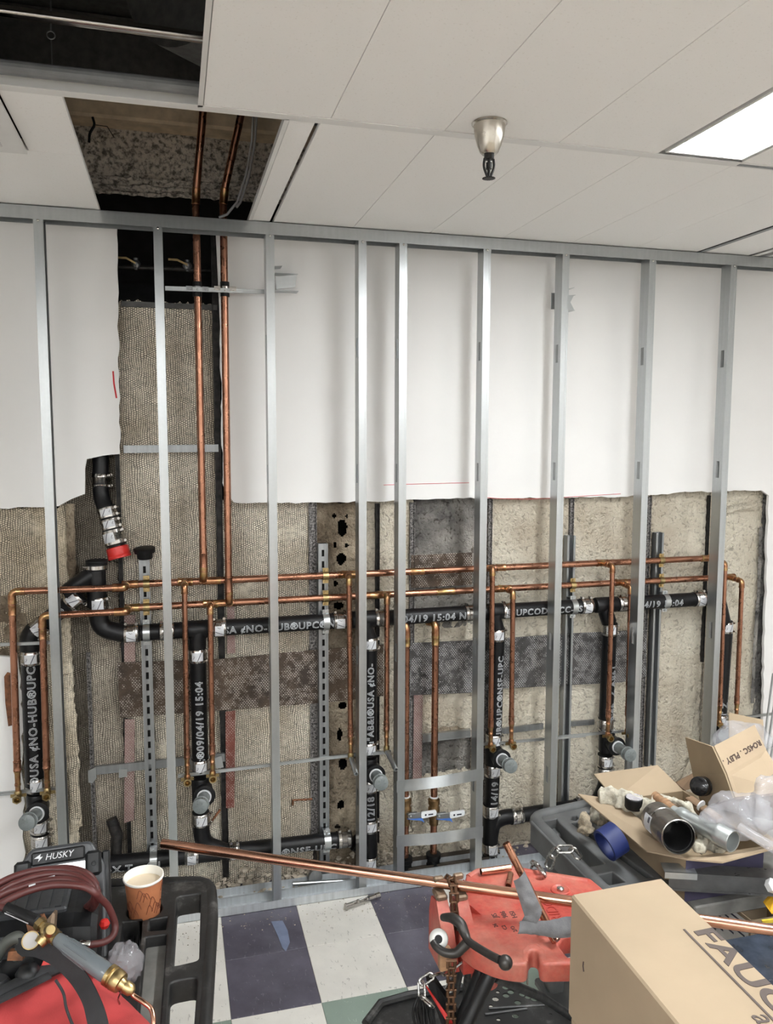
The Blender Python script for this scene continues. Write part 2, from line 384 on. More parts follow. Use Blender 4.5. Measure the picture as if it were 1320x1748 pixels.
# pattern: purple blocks two tiles deep next to the wall, cream and green further out
tmesh = {}
def tile_mesh(k):
    if k not in tmesh:
        g = .0007; b = MB(); b.bbox((g, g, -.003), (T-g, T-g, 0), .0008)
        me = bpy.data.meshes.new('floor_tile'); me.from_pydata(b.v, [], b.f); me.materials.append(M[k]); tmesh[k] = me
    return tmesh[k]
for i in range(-5, 10):
    for j in range(-4, 3):
        if j >= 0: k = 'v_purple' if i % 2 == 0 else 'v_white'
        elif j == -1: k = 'v_white' if i % 2 == 0 else 'v_green'
        else: k = 'v_purple' if (i+j) % 3 == 0 else 'v_white'
        if j == 2 and i < -1: k = 'v_white'
        o = bpy.data.objects.new('floor_tile', tile_mesh(k)); C.objects.link(o); o.parent = floor
        x = X0+i*T; y = Y0+j*T
        o.location = (x, y, 0)
        if j == 2: o.scale = (1, .63, 1)
# loose cut tile pieces are part of the worn floor : blue scrap
p = [G(260+a/2.75, 1400+b/2.75, 0) for a, b in ((558,478),(612,474),(636,520),(646,575),(628,618),(610,600),(590,545))]
mb = MB(); mb.sheet([V((q.x, q.y, .0012)) for q in p], (0,0,1), .0012)
single('tape_scrap', mb, simple('blue_grey_tape', (.20,.24,.36), .5), 'pointed scrap of blue-grey tape stuck on the purple floor tile', 'tape', smooth=False)
# walls
def wall(name, a, b, m=M['paint']): mb = MB(); mb.box(a, b); return struct(obj(name, mb, m, smooth=False))
wall('wall_left', (XL-.1, YB, 0), (XL, YF+.1, 3.6)); wall('wall_right', (XR, YB, 0), (XR+.1, YF+.1, 3.6)); wall('wall_rear', (XL-.1, YB-.1, 0), (XR+.1, YB, 3.6))
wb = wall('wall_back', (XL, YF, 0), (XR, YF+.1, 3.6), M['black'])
# drywall of the back wall, torn edges
def ragged(pts, amp, step=.03, seed=0):
    r = random.Random(seed); out = []
    n = len(pts)
    for i in range(n):
        a = V(pts[i]); b = V(pts[(i+1) % n]); out.append(tuple(a)); L = (b-a).length; on = (i in RG)
        if on:
            k = max(1, int(L/step))
            for j in range(1, k):
                q = a.lerp(b, j/k); nrm = V((-(b-a).y, (b-a).x)).normalized(); q += nrm*r.uniform(-amp, amp); out.append(tuple(q))
    return out
yD = .175
def dry(name, pxpts, rg, z_top=None, seed=1, amp=.004):
    global RG
    RG = rg; pts = [q if isinstance(q[0], float) else XZ(q[0], q[1], yD) for q in pxpts]
    pts = ragged([V(p) for p in pts], amp, .03, seed)
    vs, fs = flat_shape([pts], .016, 0)
    mb = MB(); mb.add([V((v.x, yD+.016-v.z, v.y)) for v in vs], fs)
    return obj(name, mb, M['paint'], wb, smooth=False)
ZT = ZC+.02
xa = W(206, 600, yD).x; xb = W(372, 600, yD).x
dry('drywall_panel', [(XL+.0, ZT), (XL+.0, 1.648), (0, 868), (60, 866), (100, 864), (122, 852), (145, 843), (145, 800), (148, 784), (175, 778), (205, 775), (xa, ZT)], {2,3,4,5,6,7,8,9,10})
dry('drywall_panel', [(xb, ZT), (376, 560), (380, 825), (386, 842), (400, 858), (480, 859), (580, 857), (660, 856), (780, 850), (860, 851), (960, 849), (1060, 848), (1180, 840), (1300, 837), (1313, 846), (1311, 900), (1309, 1000), (1305, 1110), (1303, 1220), (1300, 1330), (XR+0., .0), (XR+0., ZT)], set(range(1, 19)), seed=4)
dry('drywall_panel', [(XL+0., 1.13), (0, 1120), (30, 1122), (36, 1160), (40, 1215), (38, 1300), (42, 1400), (40, 1470), (-.55, 0.0), (XL+0., 0.0)], {1,2,3,4,5,6,7}, seed=9, amp=.008)
# red marker strokes on the drywall
mb = MB(); mb.tube([W(340/1+a*.394-340, 340+b*.394, yD-.001) for a, b in ((490,745),(494,800),(505,862))], .0035, 6, flat=.2, up=(0,1,0))
obj('marker_stroke', mb, simple('red_marker', (.55,.02,.03), .6), wb)
for pts in (((655,828),(700,826.5),(760,825),(801,824)),((815,848),(850,851),(900,852),(960,850)),((960,849),(1010,846),(1060,843))):
    mb = MB(); mb.tube([W(a, b, yD-.001) for a, b in pts], .0012, 5, flat=.3, up=(0,1,0)); obj('marker_stroke', mb, bpy.data.materials['red_marker'], wb)
# seam of the lower left panel
# dark end cavity and plaster panels
def panel(px0, px1, top, bot, mat, y=.215, amp=.013, seed=0, name='plaster_panel', hole=None, bulge=0.0, ref=1000):
    x0 = W(px0, ref, y).x if px0 is not None else XL; x1 = W(px1, ref, y).x
    z1 = W((px0 or 0), top, y).z if top is not None else 1.72
    z0 = 0.0 if bot is None else W(px0 or 0, bot, y).z
    st = .006 if hole else .010; nx = max(3, int((x1-x0)/st)); nz = max(3, int((z1-z0)/st)); mb = MB(); vs = []; fs = []
    for i in range(nz+1):
        for j in range(nx+1):
            x = x0+(x1-x0)*j/nx; z = z0+(z1-z0)*i/nz
            if i == nz: z += rnd.uniform(-.012, .006)
            if j in (0, nx): x += rnd.uniform(-.004, .004)
            n1 = noise.noise(V((x*6+seed, z*6, 1))); n2 = noise.noise(V((x*38, z*38, seed))); n3 = noise.noise(V((x*90, z*90, seed)))
            e = min(1.0, 4*min(j, nx-j)/nx)
            vs.append((x, y-amp*(n1*.8+n2*.42+n3*.2)-bulge*sin(pi*j/nx), z))
    for i in range(nz):
        for j in range(nx):
            a = i*(nx+1)+j; cx = (vs[a][0]+vs[a+1][0])/2; cz = vs[a][2]
            if hole and hole(cx, cz): continue
            fs.append((a, a+1, a+nx+2, a+nx+1))
    # sides give the sheet its depth
    mb.add(vs, fs)
    b0 = len(mb.v); per = [j for j in range(nx+1)]+[i*(nx+1)+nx for i in range(1, nz+1)]+[nz*(nx+1)+j for j in range(nx-1, -1, -1)]+[i*(nx+1) for i in range(nz-1, 0, -1)]
    bk = [V((vs[k][0], y+.03, vs[k][2])) for k in per]; mb.v += bk
    for k in range(len(per)):
        k2 = (k+1) % len(per); mb.f.append([per[k], b0+k, b0+k2, per[k2]]); mb.m.append(0)
    return obj(name, mb, mat, wb, smooth=True, angle=80)
def zof(px, py, y=.215): return W(px, py, y).z
panel(-200, 42, 1000, None, M['stucco_br'], seed=1, y=.217)
panel(None, -38, 866, None, M['stucco'], seed=41, y=.214)
panel(-40, 118, 866, None, M['lath_light'], seed=2, y=.213)
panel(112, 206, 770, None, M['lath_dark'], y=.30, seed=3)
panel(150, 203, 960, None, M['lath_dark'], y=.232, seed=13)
panel(208, 374, 512, None, M['lath_tan'], seed=4, y=.222, bulge=.004)
panel(380, 531, 850, None, M['lath_tan'], seed=5)
hx = W(583, 900, .225).x
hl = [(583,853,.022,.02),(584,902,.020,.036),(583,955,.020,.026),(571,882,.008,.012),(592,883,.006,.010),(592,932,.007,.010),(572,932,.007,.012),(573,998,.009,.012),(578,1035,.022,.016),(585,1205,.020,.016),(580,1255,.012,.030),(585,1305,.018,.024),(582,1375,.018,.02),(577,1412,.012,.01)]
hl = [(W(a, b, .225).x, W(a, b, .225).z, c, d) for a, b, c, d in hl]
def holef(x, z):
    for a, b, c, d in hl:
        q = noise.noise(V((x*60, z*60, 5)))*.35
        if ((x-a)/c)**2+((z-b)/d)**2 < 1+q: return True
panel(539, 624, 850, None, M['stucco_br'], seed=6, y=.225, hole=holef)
panel(618, 704, 850, None, M['stucco'], seed=7)
panel(706, 812, 845, 1075, M['stucco_gr'], seed=8, y=.222)
rxa, rxb, rza, rzb = W(718,1290,.219).x, W(807,1290,.219).x, W(760,1318,.219).z, W(760,1264,.219).z
panel(706, 812, 1060, None, M['stucco'], seed=9, y=.219, hole=lambda x, z: rxa+.004*noise.noise(V((0,0,z*60))) < x < rxb and rza+.012*noise.noise(V((x*40,0,0))) < z < rzb)
panel(712, 812, 1245, 1335, M['stucco_gr'], y=.285, seed=31)  # dark grey sheet behind the opening, its colour standing for the recess shadow
panel(812, 832, 845, None, M['stucco_br'], seed=19, y=.222)
panel(836, 970, 842, None, M['stucco'], seed=10)
panel(977, 1104, 842, None, M['stucco'], seed=11)
panel(1108, 1204, 836, None, M['stucco'], seed=12, y=.217)
panel(1207, 1296, 836, None, M['stucco'], seed=14, y=.223)
panel(1292, 1318, 836, None, M['stucco_gr'], seed=15, y=.236)
# lumps: seams and smears of plaster
def ridge(pts, r, m, y=.205, flat=.5):
    mb = MB(); q = fillet([W(a, b, y) for a, b in pts], .05, 4); q2 = []
    for i in range(len(q)-1):
        for k in range(4): q2.append(q[i].lerp(q[i+1], k/4))
    mb.tube([p_+V((0, 0, noise.noise(p_*30)*.01)) for p_ in q2], [r*(1+.5*noise.noise(p_*45)) for p_ in q2], 8, up=(0,1,0), flat=flat)
    obj('plaster_ridge', mb, m, wb)
ridge([(1240,872),(1262,866),(1290,866)], .012, M['stucco']); ridge([(1135,1412),(1165,1335),(1192,1270)], .012, M['stucco'])
ridge([(1300,900),(1296,1000),(1288,1120),(1284,1220)], .010, M['stucco_gr']); ridge([(110,1150),(118,1200),(124,1300),(132,1440)], .022, M['lath_light'], .19)
ridge([(120,860),(122,950),(124,1040)], .016, M['stucco_br'], .2)
ridge([(735,1254),(765,1244),(797,1250)], .016, M['stucco_br'], .20)
# old vertical steel channels between the bays
def channel(px, top, bot, wd=.02, m=M['silver_spk'], y=.20, name='wall_channel', ref=None):
    x = W(px, 1000, y).x; z1 = W(px, top, y).z; z0 = W(px, bot, y).z if bot else 0
    mb = MB(); mb.box((x-wd/2, y, z0), (x-wd/2+.003, y+.03, z1)); mb.box((x+wd/2-.003, y, z0), (x+wd/2, y+.03, z1)); mb.box((x-wd/2+.003, y+.008, z0), (x+wd/2-.003, y+.011, z1))
    obj(name, mb, m, wb, smooth=False)
for px, t, b, wd, m in ((146,1115,1500,.014,M['silver_spk']),(207,775,1480,.016,M['dark_metal']),(377,380,1500,.026,M['dark_metal']),(535,858,1440,.034,M['silver_spk']),(704,858,1330,.022,M['silver_spk']),
                        (836,852,1440,.020,M['silver_spk']),(974,852,1440,.020,M['silver_spk']),(1105,848,1400,.018,M['silver_spk']),(1206,846,1130,.010,M['dark_metal']),(645,860,1440,.018,M['dark_metal'])):
    channel(px, t, b, wd, m)
# expanded metal sheets across the bays
def plate(poly, m, y=.194):
    mb = MB(); q = [W(a, b, y) for a, b in poly]; zt = sum(p_.z for p_ in q)/len(q)
    mb.sheet([V((p_.x, y, p_.z)) for p_ in q][::-1], (0,1,0), .003); obj('perforated_sheet', mb, m, wb, smooth=False)
plate([(200,1131),(375,1125),(550,1108),(655,1100),(655,1188),(550,1200),(375,1213),(205,1226)], M['plate_br'])
plate([(700,1098),(830,1092),(960,1082),(1104,1075),(1104,1155),(1060,1165),(960,1170),(850,1176),(812,1182),(700,1187)], M['plate_gr'])
plate([(702,948),(806,943),(806,998),(702,1004)], M['plate_br'], .2)
for poly, m in (([(212,1050),(231,1050),(231,1130),(212,1130)], M['strip_pink']), ([(213,1228),(230,1228),(229,1400),(212,1405)], M['strip_pink']), ([(385,1215),(402,1213),(400,1378),(386,1380)], M['strip_red']),
                ([(388,1035),(400,1035),(402,1115),(388,1116)], M['strip_pink']), ([(707,1187),(722,1186),(720,1330),(705,1332)], M['strip_pink'])):
    mb = MB(); q = [W(a, b, .196) for a, b in poly]; mb.sheet(q[::-1], (0,1,0), .004); obj('primer_strip', mb, m, wb, smooth=False)
# rusty tie bar and old bracket on the left drywall
mb = MB(); mb.tube([W(500, 1374, .2), W(500, 1366, .2), W(533, 1364, .2)], .005, 6); obj('rusty_tie', mb, M['rust'], wb)
mb = MB(); q = [W(a, b, yD-.010) for a, b in ((7,1155),(12,1148),(18,1150),(20,1190),(22,1238),(14,1240),(9,1200))]; mb.sheet(q[::-1], (0,1,0), .008)
for a, b in ((14,1158),(16,1198),(17,1230)): mb.cyl(W(a, b, yD-.016), W(a, b, yD-.008), .004, 8)
single('rusty_bracket', mb, M['rust'], 'rust-brown steel plate bracket screwed to the low white drywall at the far left', 'bracket', smooth=False)
# rubble at the foot of the wall
mb = MB()
def stone(mb, c, r, n=0):
    s = len(mb.v); mb.ball(c, r, 6, rnd.uniform(.8, 1.5), rnd.uniform(.7, 1.2), rnd.uniform(.45, .8))
    for i in range(s, len(mb.v)): mb.v[i] += V((rnd.uniform(-1, 1), rnd.uniform(-1, 1), rnd.uniform(-.5, .5)))*r*.28
for i in range(900):
    x = rnd.uniform(-.35, 1.15) if i % 3 else rnd.uniform(-.5, 2.9); r = abs(rnd.gauss(0, .006))+.0025; yy = .205-abs(rnd.gauss(0, .035)); stone(mb, (x, max(yy, .125), max(.002, (.2-abs(yy-.205)*1.6-.12)*rnd.random())), r)
for i in range(320): stone(mb, (rnd.uniform(-.1, 1.6), rnd.gauss(-.06, .05), .001), rnd.uniform(.0008, .0028))
o = obj('rubble', mb, M['rubble'], floor, smooth=False); o['kind'] = 'stuff'
for a, b, r in ((262,1500,.022),(288,1512,.018),(310,1500,.024),(420,1480,.028),(440,1490,.022),(505,1480,.026),(530,1486,.018),(565,1492,.02),(330,1520,.014),(470,1500,.016),(600,1462,.02),(760,1462,.016)):
    p = G(a, b, .01); p.y = min(p.y, .185); m2 = MB(); stone(m2, (p.x, p.y, r*.5), r); obj('rubble_chunk', m2, M['rubble'], floor, smooth=False)
# ------------------------------------------------------------------ ceiling
ceil_o = bpy.data.objects.new('ceiling', None); C.objects.link(ceil_o); ceil_o.location = (0, 0, ZC); struct(ceil_o)
def ctile(x0, x1, y0, y1, tilt=0, dz=0):
    g = .0006; mb = MB(); mb.bbox((x0+g, y0+g, ZC+.001+dz), (x1-g, y1-g, ZC+.016+dz), .0008)
    obj('ceiling_tile', mb, M['tile_c'], ceil_o, smooth=False)
YM = -1.0
xs = [-.235-.3048*k for k in range(8, -1, -1)]
for a, b in zip(xs[:-1], xs[1:]):
    if a < -1.1 or a > 5: ctile(a, b, YM, .17)
ctile(-1.16, -.99, YM, .17); ctile(-.99, -.685, YM, .17)
ctile(-.685, -.40, YM, -.995) if False else None
ctile(-.685, -.235, -.575, .17); ctile(-.3765, -.235, YM, -.575)
ctile(.305, .372, YM, .17)
for a, b in zip([.385, .694, 1.006, 1.317, 1.625, 1.93], [.694, 1.006, 1.317, 1.625, 1.93, 2.235]): ctile(a, b, YM, .17)
ctile(2.27, 2.50, YM, .17); ctile(2.60, 3.15, YM, .17)
for k in range(5): ctile(3.15+.25*k, 3.4+.25*k, YM, .17)
FX = [(1.362, 1.617)]
LY = [(-1.045, -2.235), (-3.50, -4.69)]
fix = [(1.362,1.617,-2.235,-1.045), (-.46,-.205,-4.69,-3.50), (1.362,1.617,-4.69,-3.50), (3.18,3.435,-4.69,-3.50), (-1.98,-1.725,-4.69,-3.50), (-.46,-.205,-7.14,-5.95), (1.362,1.617,-7.14,-5.95), (3.18,3.435,-7.14,-5.95), (-1.98,-1.725,-7.14,-5.95)]  # deepest rear row is added, unseen, for diffuse fill light
def isfix(x0, x1, y0, y1): return any(x0 < f[1]-.02 and x1 > f[0]+.02 and y0 < f[3]-.02 and y1 > f[2]+.02 for f in fix)
rows = [(-2.245,-1.025),(-3.49,-2.27),(-4.70,-3.495),(-5.925,-4.715),(-7.15,-5.94),(-8.2,-7.165)]
edges = [-2.6,-2.30,-1.99,-1.715,-1.37,-1.06,-.77,-.47,-.195,.09,.405,.71,1.04,1.35,1.63,1.95,2.26,2.56,2.87,3.17,3.445,3.75,4.06,4.4]
for y0, y1 in rows:
    for a, b in zip(edges[:-1], edges[1:]):
        if isfix(a, b, y0, y1): continue
        if y1 > -1.5 and -.80 < a < .05: continue          # missing tiles: open plenum
        ctile(a, b, y0, y1)
def tee(a, b, wd=.024, hi=.04, m=None):
    a = V(a); b = V(b); d = (b-a).normalized(); n = V((-d.y, d.x, 0)); mb = MB()
    R = Matrix(((d.x, n.x, 0, a.x), (d.y, n.y, 0, a.y), (0, 0, 1, 0), (0, 0, 0, 1))); L = (b-a).length
    mb.box((0, -wd/2, ZC-.0015), (L, wd/2, ZC+.0005), R); mb.box((0, -.0012, ZC+.0005), (L, .0012, ZC+hi), R)
    obj('grid_tee', mb, m or M['tee'], ceil_o, smooth=False)
tee((XL, YM-.012, 0), (XR, YM-.012, 0), .034)
mb = MB(); mb.cyl((XL, YM-.058, ZC+.026), (.09, YM-.058, ZC+.026), .016, 14); obj('grid_runner', mb, simple('shaded_tee_grey', (.17,.175,.18), .5), ceil_o, smooth=False)  # dark grey colour stands for shade on the white tee web
for y in (-2.257, -3.482, -4.707, -5.932, -7.157): tee((XL, y, 0), (XR, y, 0))
tee((.083, YM-.02, 0), (.083, -2.25, 0), .012, .03); tee((.298, YM, 0), (.298, .17, 0), .012, .03)
tee((2.253, YM, 0), (2.253, .17, 0), .022, .03, M['galv_d']); tee((2.53, YM, 0), (2.53, .17, 0), .03, .03, M['tee'])
for f in fix:
    o = thing('ceiling_light', '', 'light', ((f[0]+f[1])/2, (f[2]+f[3])/2, ZC))
    mb = MB(); x0, x1, y0, y1 = f; t = .008
    for a, b in (((x0, y0), (x1, y0+t)), ((x0, y1-t), (x1, y1)), ((x0, y0+t), (x0+t, y1-t)), ((x1-t, y0+t), (x1, y1-t))): mb.box((a[0], a[1], ZC-.001), (b[0], b[1], ZC+.02))
    mb.box((x0, y0, ZC+.021), (x1, y1, ZC+.09)); obj('housing', mb, M['tee'], o, smooth=False)
    mb = MB(); mb.box((x0+t, y0+t, ZC+.002), (x1-t, y1-t, ZC+.006)); obj('lens', mb, M['lens'], o, smooth=False)
    o['label'] = {0: 'glowing white ceiling light panel right of the sprinkler'}.get(fix.index(f), 'long narrow white ceiling light set out of view behind the viewer')
    if fix.index(f): o['group'] = 'ceiling lights out of view'
# plenum
mb = MB(); mb.box((XL, YB, 3.5), (XR, YF+.1, 3.6)); struct(obj('ceiling_deck', mb, M['duct'], ceil_o, smooth=False))
def rough(name, x0, x1, z0, z1, y, m, amp=.012, parent=None):
    mb = MB(); nx = int((x1-x0)/.014); nz = max(2, int((z1-z0)/.014)); vs = []
    for i in range(nz+1):
        for j in range(nx+1):
            x = x0+(x1-x0)*j/nx; z = z0+(z1-z0)*i/nz; vs.append((x, y-amp*(noise.noise(V((x*30, z*30, 2)))+.6*noise.noise(V((x*5, z*14, 3)))), z-(.012*noise.noise(V((x*22, 1, 1))) if i == 0 else 0)))
    mb.add(vs, [(i*(nx+1)+j, i*(nx+1)+j+1, (i+1)*(nx+1)+j+1, (i+1)*(nx+1)+j) for i in range(nz) for j in range(nx)])
    mb.box((x0, y+.02, z0+.01), (x1, y+.06, z1)); return obj(name, mb, m, parent or ceil_o)
rough('fireproofed_beam', -1.2, 1.1, W(300, 332, .25).z, W(300, 216, .25).z, .25, M['fireproof'], .02)
mb = MB(); zb = W(300, 222, .2).z; mb.bbox((-1.2, .14, zb), (1.1, .26, zb+.085), .01); obj('beam_flange', mb, M['beam'], ceil_o)
mb = MB(); mb.box((-1.2, .20, zb+.09), (1.1, .26, 3.49)); obj('deck_edge', mb, M['duct'], ceil_o, smooth=False)
for k, (a, b) in enumerate(((302, .24), (316, .235), (327, .24))):
    mb = MB(); pts = [W(x, a+ (x-160)*.055, b) for x in range(150, 461, 6)]
    mb.tube([p_+V((0, 0, noise.noise(p_*40+V((k, 0, 0)))*.008)) for p_ in pts], [.007*(1+.5*noise.noise(p_*60)) for p_ in pts], 6); obj('plaster_drip', mb, M['fireproof'], ceil_o)
mb = MB(); mb.tube(fillet([W(158, 200, .1), W(162, 213, .1), W(153, 228, .1), W(152, 243, .1)], .01), .005, 6); mb.tube([W(162, 213, .1), W(183, 216, .1), W(195, 235, .1)], .0016, 5)
o = obj('loose_wire', mb, M['rubber'], ceil_o)
# conduit, hanger, duct seen through the rear opening
zc2 = 2.96; mb = MB(); a = G(-60, 10, zc2); b = G(345, 64, zc2); d = (b-a).normalized(); mb.cyl(a-d*1.2, b+d*.5, .0135, 14)
single('electrical_conduit', mb, M['chrome'], 'bright metal conduit running above the open ceiling at upper left', 'conduit')
mb = MB(); p0 = G(87, 60, 2.98); mb.tube([p0+V((cos(t)*.010, 0, sin(t)*.010)) for t in [2*pi*k/14 for k in range(14)]], .0018, 6, closed=True)
mb.tube([p0+V((0, 0, .010)), p0+V((.003, 0, .08)), p0+V((-.004, .005, .15)), p0+V((0, 0, .52))], .0022, 6); p1 = p0-V((0, 0, .085)); mb.cyl(p0-V((0, 0, .010)), p1, .0018, 6)
mb.box(p1+V((-.042, -.01, -.002)), p1+V((.042, .01, .001))); mb.box(p1+V((-.042, -.01, -.05)), p1+V((-.039, .01, 0))); mb.box(p1+V((.039, -.01, -.05)), p1+V((.042, .01, 0))); mb.cyl(p1+V((0,0,-.016)), p1+V((0,0,.004)), .006, 6)
single('wire_hanger', mb, M['galv_d'], 'thin twisted wire hanger with a ring and clip in the dark ceiling opening', 'hanger')
mb = MB(); c = G(345, 200, 3.25); mb.lathe((.40, -.42, 3.27), (.75, .66, 0), [(-.45, .26), (1.2, .26)], 40)
single('air_duct', mb, M['duct'], 'large round dark grey air duct above the open ceiling', 'duct', angle=50)
# ceiling grille
o = thing('ceiling_vent', 'cream ceiling air grille cut off by the left edge of the photo', 'vent', (-.53, -.79, ZC))
mb = MB(); x0, x1, y0, y1 = -.685, -.378, -1.0, -.582
for a, b in (((x0, y0), (x1, y0+.05)), ((x0, y1-.05), (x1, y1)), ((x0, y0+.05), (x0+.05, y1-.05)), ((x1-.055, y0+.05), (x1, y1-.05))): mb.box((a[0], a[1], ZC-.012), (b[0], b[1], ZC-.004))
obj('frame', mb, M['tee'], o, smooth=False)
mb = MB(); mb.box((x0, y0, ZC+.03), (x1, y1, ZC+.04)); obj('backing', mb, M['black'], o, smooth=False)
for k in range(10):
    xx = x0+.058+k*.0215; mb = MB(); R = Matrix.Translation((xx, 0, ZC+.004)) @ Matrix.Rotation(radians(38), 4, 'Y'); mb.box((-.010, y0+.046, -.0008), (.010, y1-.046, .0008), R); obj('slat', mb, M['tee'], o, smooth=False)
mb = MB(); mb.cyl((x1-.10, y1-.022, ZC-.015), (x1-.10, y1-.022, ZC-.011), .006, 8); obj('screw', mb, M['galv_d'], o)
# slot in the tee at the right
mb = MB(); mb.box((1.63, YM-.020, ZC-.0028), (1.95, YM-.006, ZC-.0016))
for k in range(22): mb.box((1.64+k*.014, YM-.018, ZC-.0034), (1.648+k*.014, YM-.008, ZC-.0027))
obj('slotted_trim', mb, M['galv_d'], ceil_o, smooth=False)
# sprinkler
sp = G(836, 210, ZC); o = thing('fire_sprinkler', 'nickel fire sprinkler hanging from the white ceiling', 'sprinkler', (sp.x, sp.y, ZC))
mb = MB(); mb.lathe((sp.x, sp.y, ZC), (0,0,-1), [(0,.045),(.003,.046),(.006,.041),(.03,.038),(.055,.031),(.072,.024),(.078,.018),(.078,.012)], 28); obj('escutcheon', mb, simple('nickel', (.55,.51,.45), .24, 1.0, .1), o)
mb = MB(); z = ZC-.078; mb.cyl((sp.x, sp.y, z), (sp.x, sp.y, z-.012), .013, 10)
for s in (-1, 1): mb.tube(fillet([(sp.x+s*.012, sp.y, z-.010), (sp.x+s*.015, sp.y, z-.03), (sp.x+s*.004, sp.y, z-.056)], .02), .0035, 8)
mb.cyl((sp.x, sp.y, z-.01), (sp.x, sp.y, z-.058), .0042, 8); mb.cyl((sp.x, sp.y, z-.02), (sp.x, sp.y, z-.036), .008, 8); obj('sprinkler_frame', mb, M['dark_metal'], o)
mb = MB(); n = 20; 
vs = [V((sp.x+cos(2*pi*k/40)*(.017 if k % 2 else .0125), sp.y+sin(2*pi*k/40)*(.017 if k % 2 else .0125), z-.058)) for k in range(40)]; mb.sheet(vs[::-1], (0,0,-1), .002); obj('deflector', mb, M['dark_metal'], o, smooth=False)
# ================================================================== metal stud frame
SD = .064; FW = .032; th = .0012
stud_px = [(65.5,'leftmost metal stud, in front of the left drywall edge'),(267,'bright metal stud in front of the tall torn-out wall slot'),(456,'metal stud with a pink sheen just right of the two tall copper risers'),
  (612.5,'left one of the two close-set metal studs near the middle'),(681.5,'metal stud carrying the left ends of the two flat straps'),(823.5,'metal stud carrying the right ends of the two flat straps'),
  (957,'metal stud left of the grey cart corner, third from the right'),(1104,'metal stud above the open cardboard box flap, second from the right'),(1242,'rightmost metal stud, behind the handwritten cardboard box')]
stx = [W(p, 600, 0).x for p, _ in stud_px]
for i, (px, lab) in enumerate(stud_px):
    x = stx[i]; o = thing('metal_stud', lab, 'stud', (x, 0, .002), 'metal studs of the new frame')
    zt = ZC-.040; mb = MB()
    # left-hand web with punch-outs, front and rear flanges, lips
    hz = [z for z in (.42, 1.03, 1.78, 2.28)]; z0 = .004; hw = .011; hh = .038
    ya, yb_ = SD/2-hw, SD/2+hw
    mb.box((x, 0, z0), (x+th, ya, zt)); mb.box((x, yb_, z0), (x+th, SD, zt))
    zz = z0
    for h in hz: mb.box((x, ya, zz), (x+th, yb_, h-hh)); zz = h+hh
    mb.box((x, ya, zz), (x+th, yb_, zt)); obj('web', mb, M['galv'], o, smooth=False)
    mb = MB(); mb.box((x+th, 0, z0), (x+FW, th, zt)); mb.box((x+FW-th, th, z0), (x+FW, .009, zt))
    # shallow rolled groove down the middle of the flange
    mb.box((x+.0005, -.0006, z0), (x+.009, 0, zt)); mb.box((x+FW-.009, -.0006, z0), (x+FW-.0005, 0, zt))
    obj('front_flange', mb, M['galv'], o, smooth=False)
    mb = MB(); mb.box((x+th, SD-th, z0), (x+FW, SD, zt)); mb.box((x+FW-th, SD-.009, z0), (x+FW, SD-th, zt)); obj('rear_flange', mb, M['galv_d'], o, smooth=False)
    for z in (ZC-.052,):
        m2 = MB(); m2.lathe((x+FW/2, -.0034, z), (0,-1,0), [(0,.0045),(.001,.0042),(.0022,.002)], 10); obj('screw', m2, M['chrome'], o)
def track(name, lab, y0, z0, up, x0=XL, x1=3.05, h=.034):
    mb = MB(); s = 1 if up else -1; zw = z0
    def bx(a, b): mb.box((x0, a[0], min(a[1], b[1])), (x1, b[0], max(a[1], b[1])))
    bx((y0, zw), (y0+SD+.006, zw+s*th)); bx((y0, zw), (y0+th, zw+s*h)); bx((y0+SD+.006-th, zw), (y0+SD+.006, zw+s*h))
    bx((y0+.02, zw+s*th), (y0+.026, zw+s*.004)); bx((y0+.042, zw+s*th), (y0+.048, zw+s*.004))
    return single(name, mb, M['track'] if up else M['galv'], lab, 'track', smooth=False)
track('top_track', 'galvanised top track fixed along the ceiling above the studs', -.003, ZC-.002, False, h=.046)
track('floor_track', 'galvanised floor track holding the bottoms of the studs', -.003, .001, True, x0=-.6)
track('floor_track', 'second galvanised floor track lying behind the stud track', .072, .001, True, x0=-.35, x1=1.45)
for i, x in enumerate((-.28,-.03,.15,.55,.98,1.45,1.75,2.2)):
    pass
# flat straps across the fifth and sixth studs
for z0, z1, lab in ((W(684,1342,0).z, W(815,1322,0).z, 'upper one of the two bowed flat metal straps across the valve bay'), (W(684,1435,0).z, W(815,1421,0).z, 'lower one of the two bowed flat metal straps across the valve bay')):
    mb = MB(); xa_, xb_ = stx[4]-.004, stx[5]+FW+.002; rings = []
    for k in range(25):
        t = k/24; x = xa_+(xb_-xa_)*t; z = z0+(z1-z0)*t; b = sin(pi*min(1, max(0, (t-.1)/.75)))
        rings.append([V((x, -.0035-.02*b*j+.001*abs(j), z-.026*(j-.5)*2+.01*b*(j-.5))) for j in (0, .25, .5, .75, 1.0)]+[V((x, -.0022-.02*b*j+.001*abs(j), z-.026*(j-.5)*2+.01*b*(j-.5))) for j in (1.0, .75, .5, .25, 0)])
    mb.loft(rings, True, True); single('flat_strap', mb, M['galv'], lab, 'strap', 'flat straps in the valve bay')
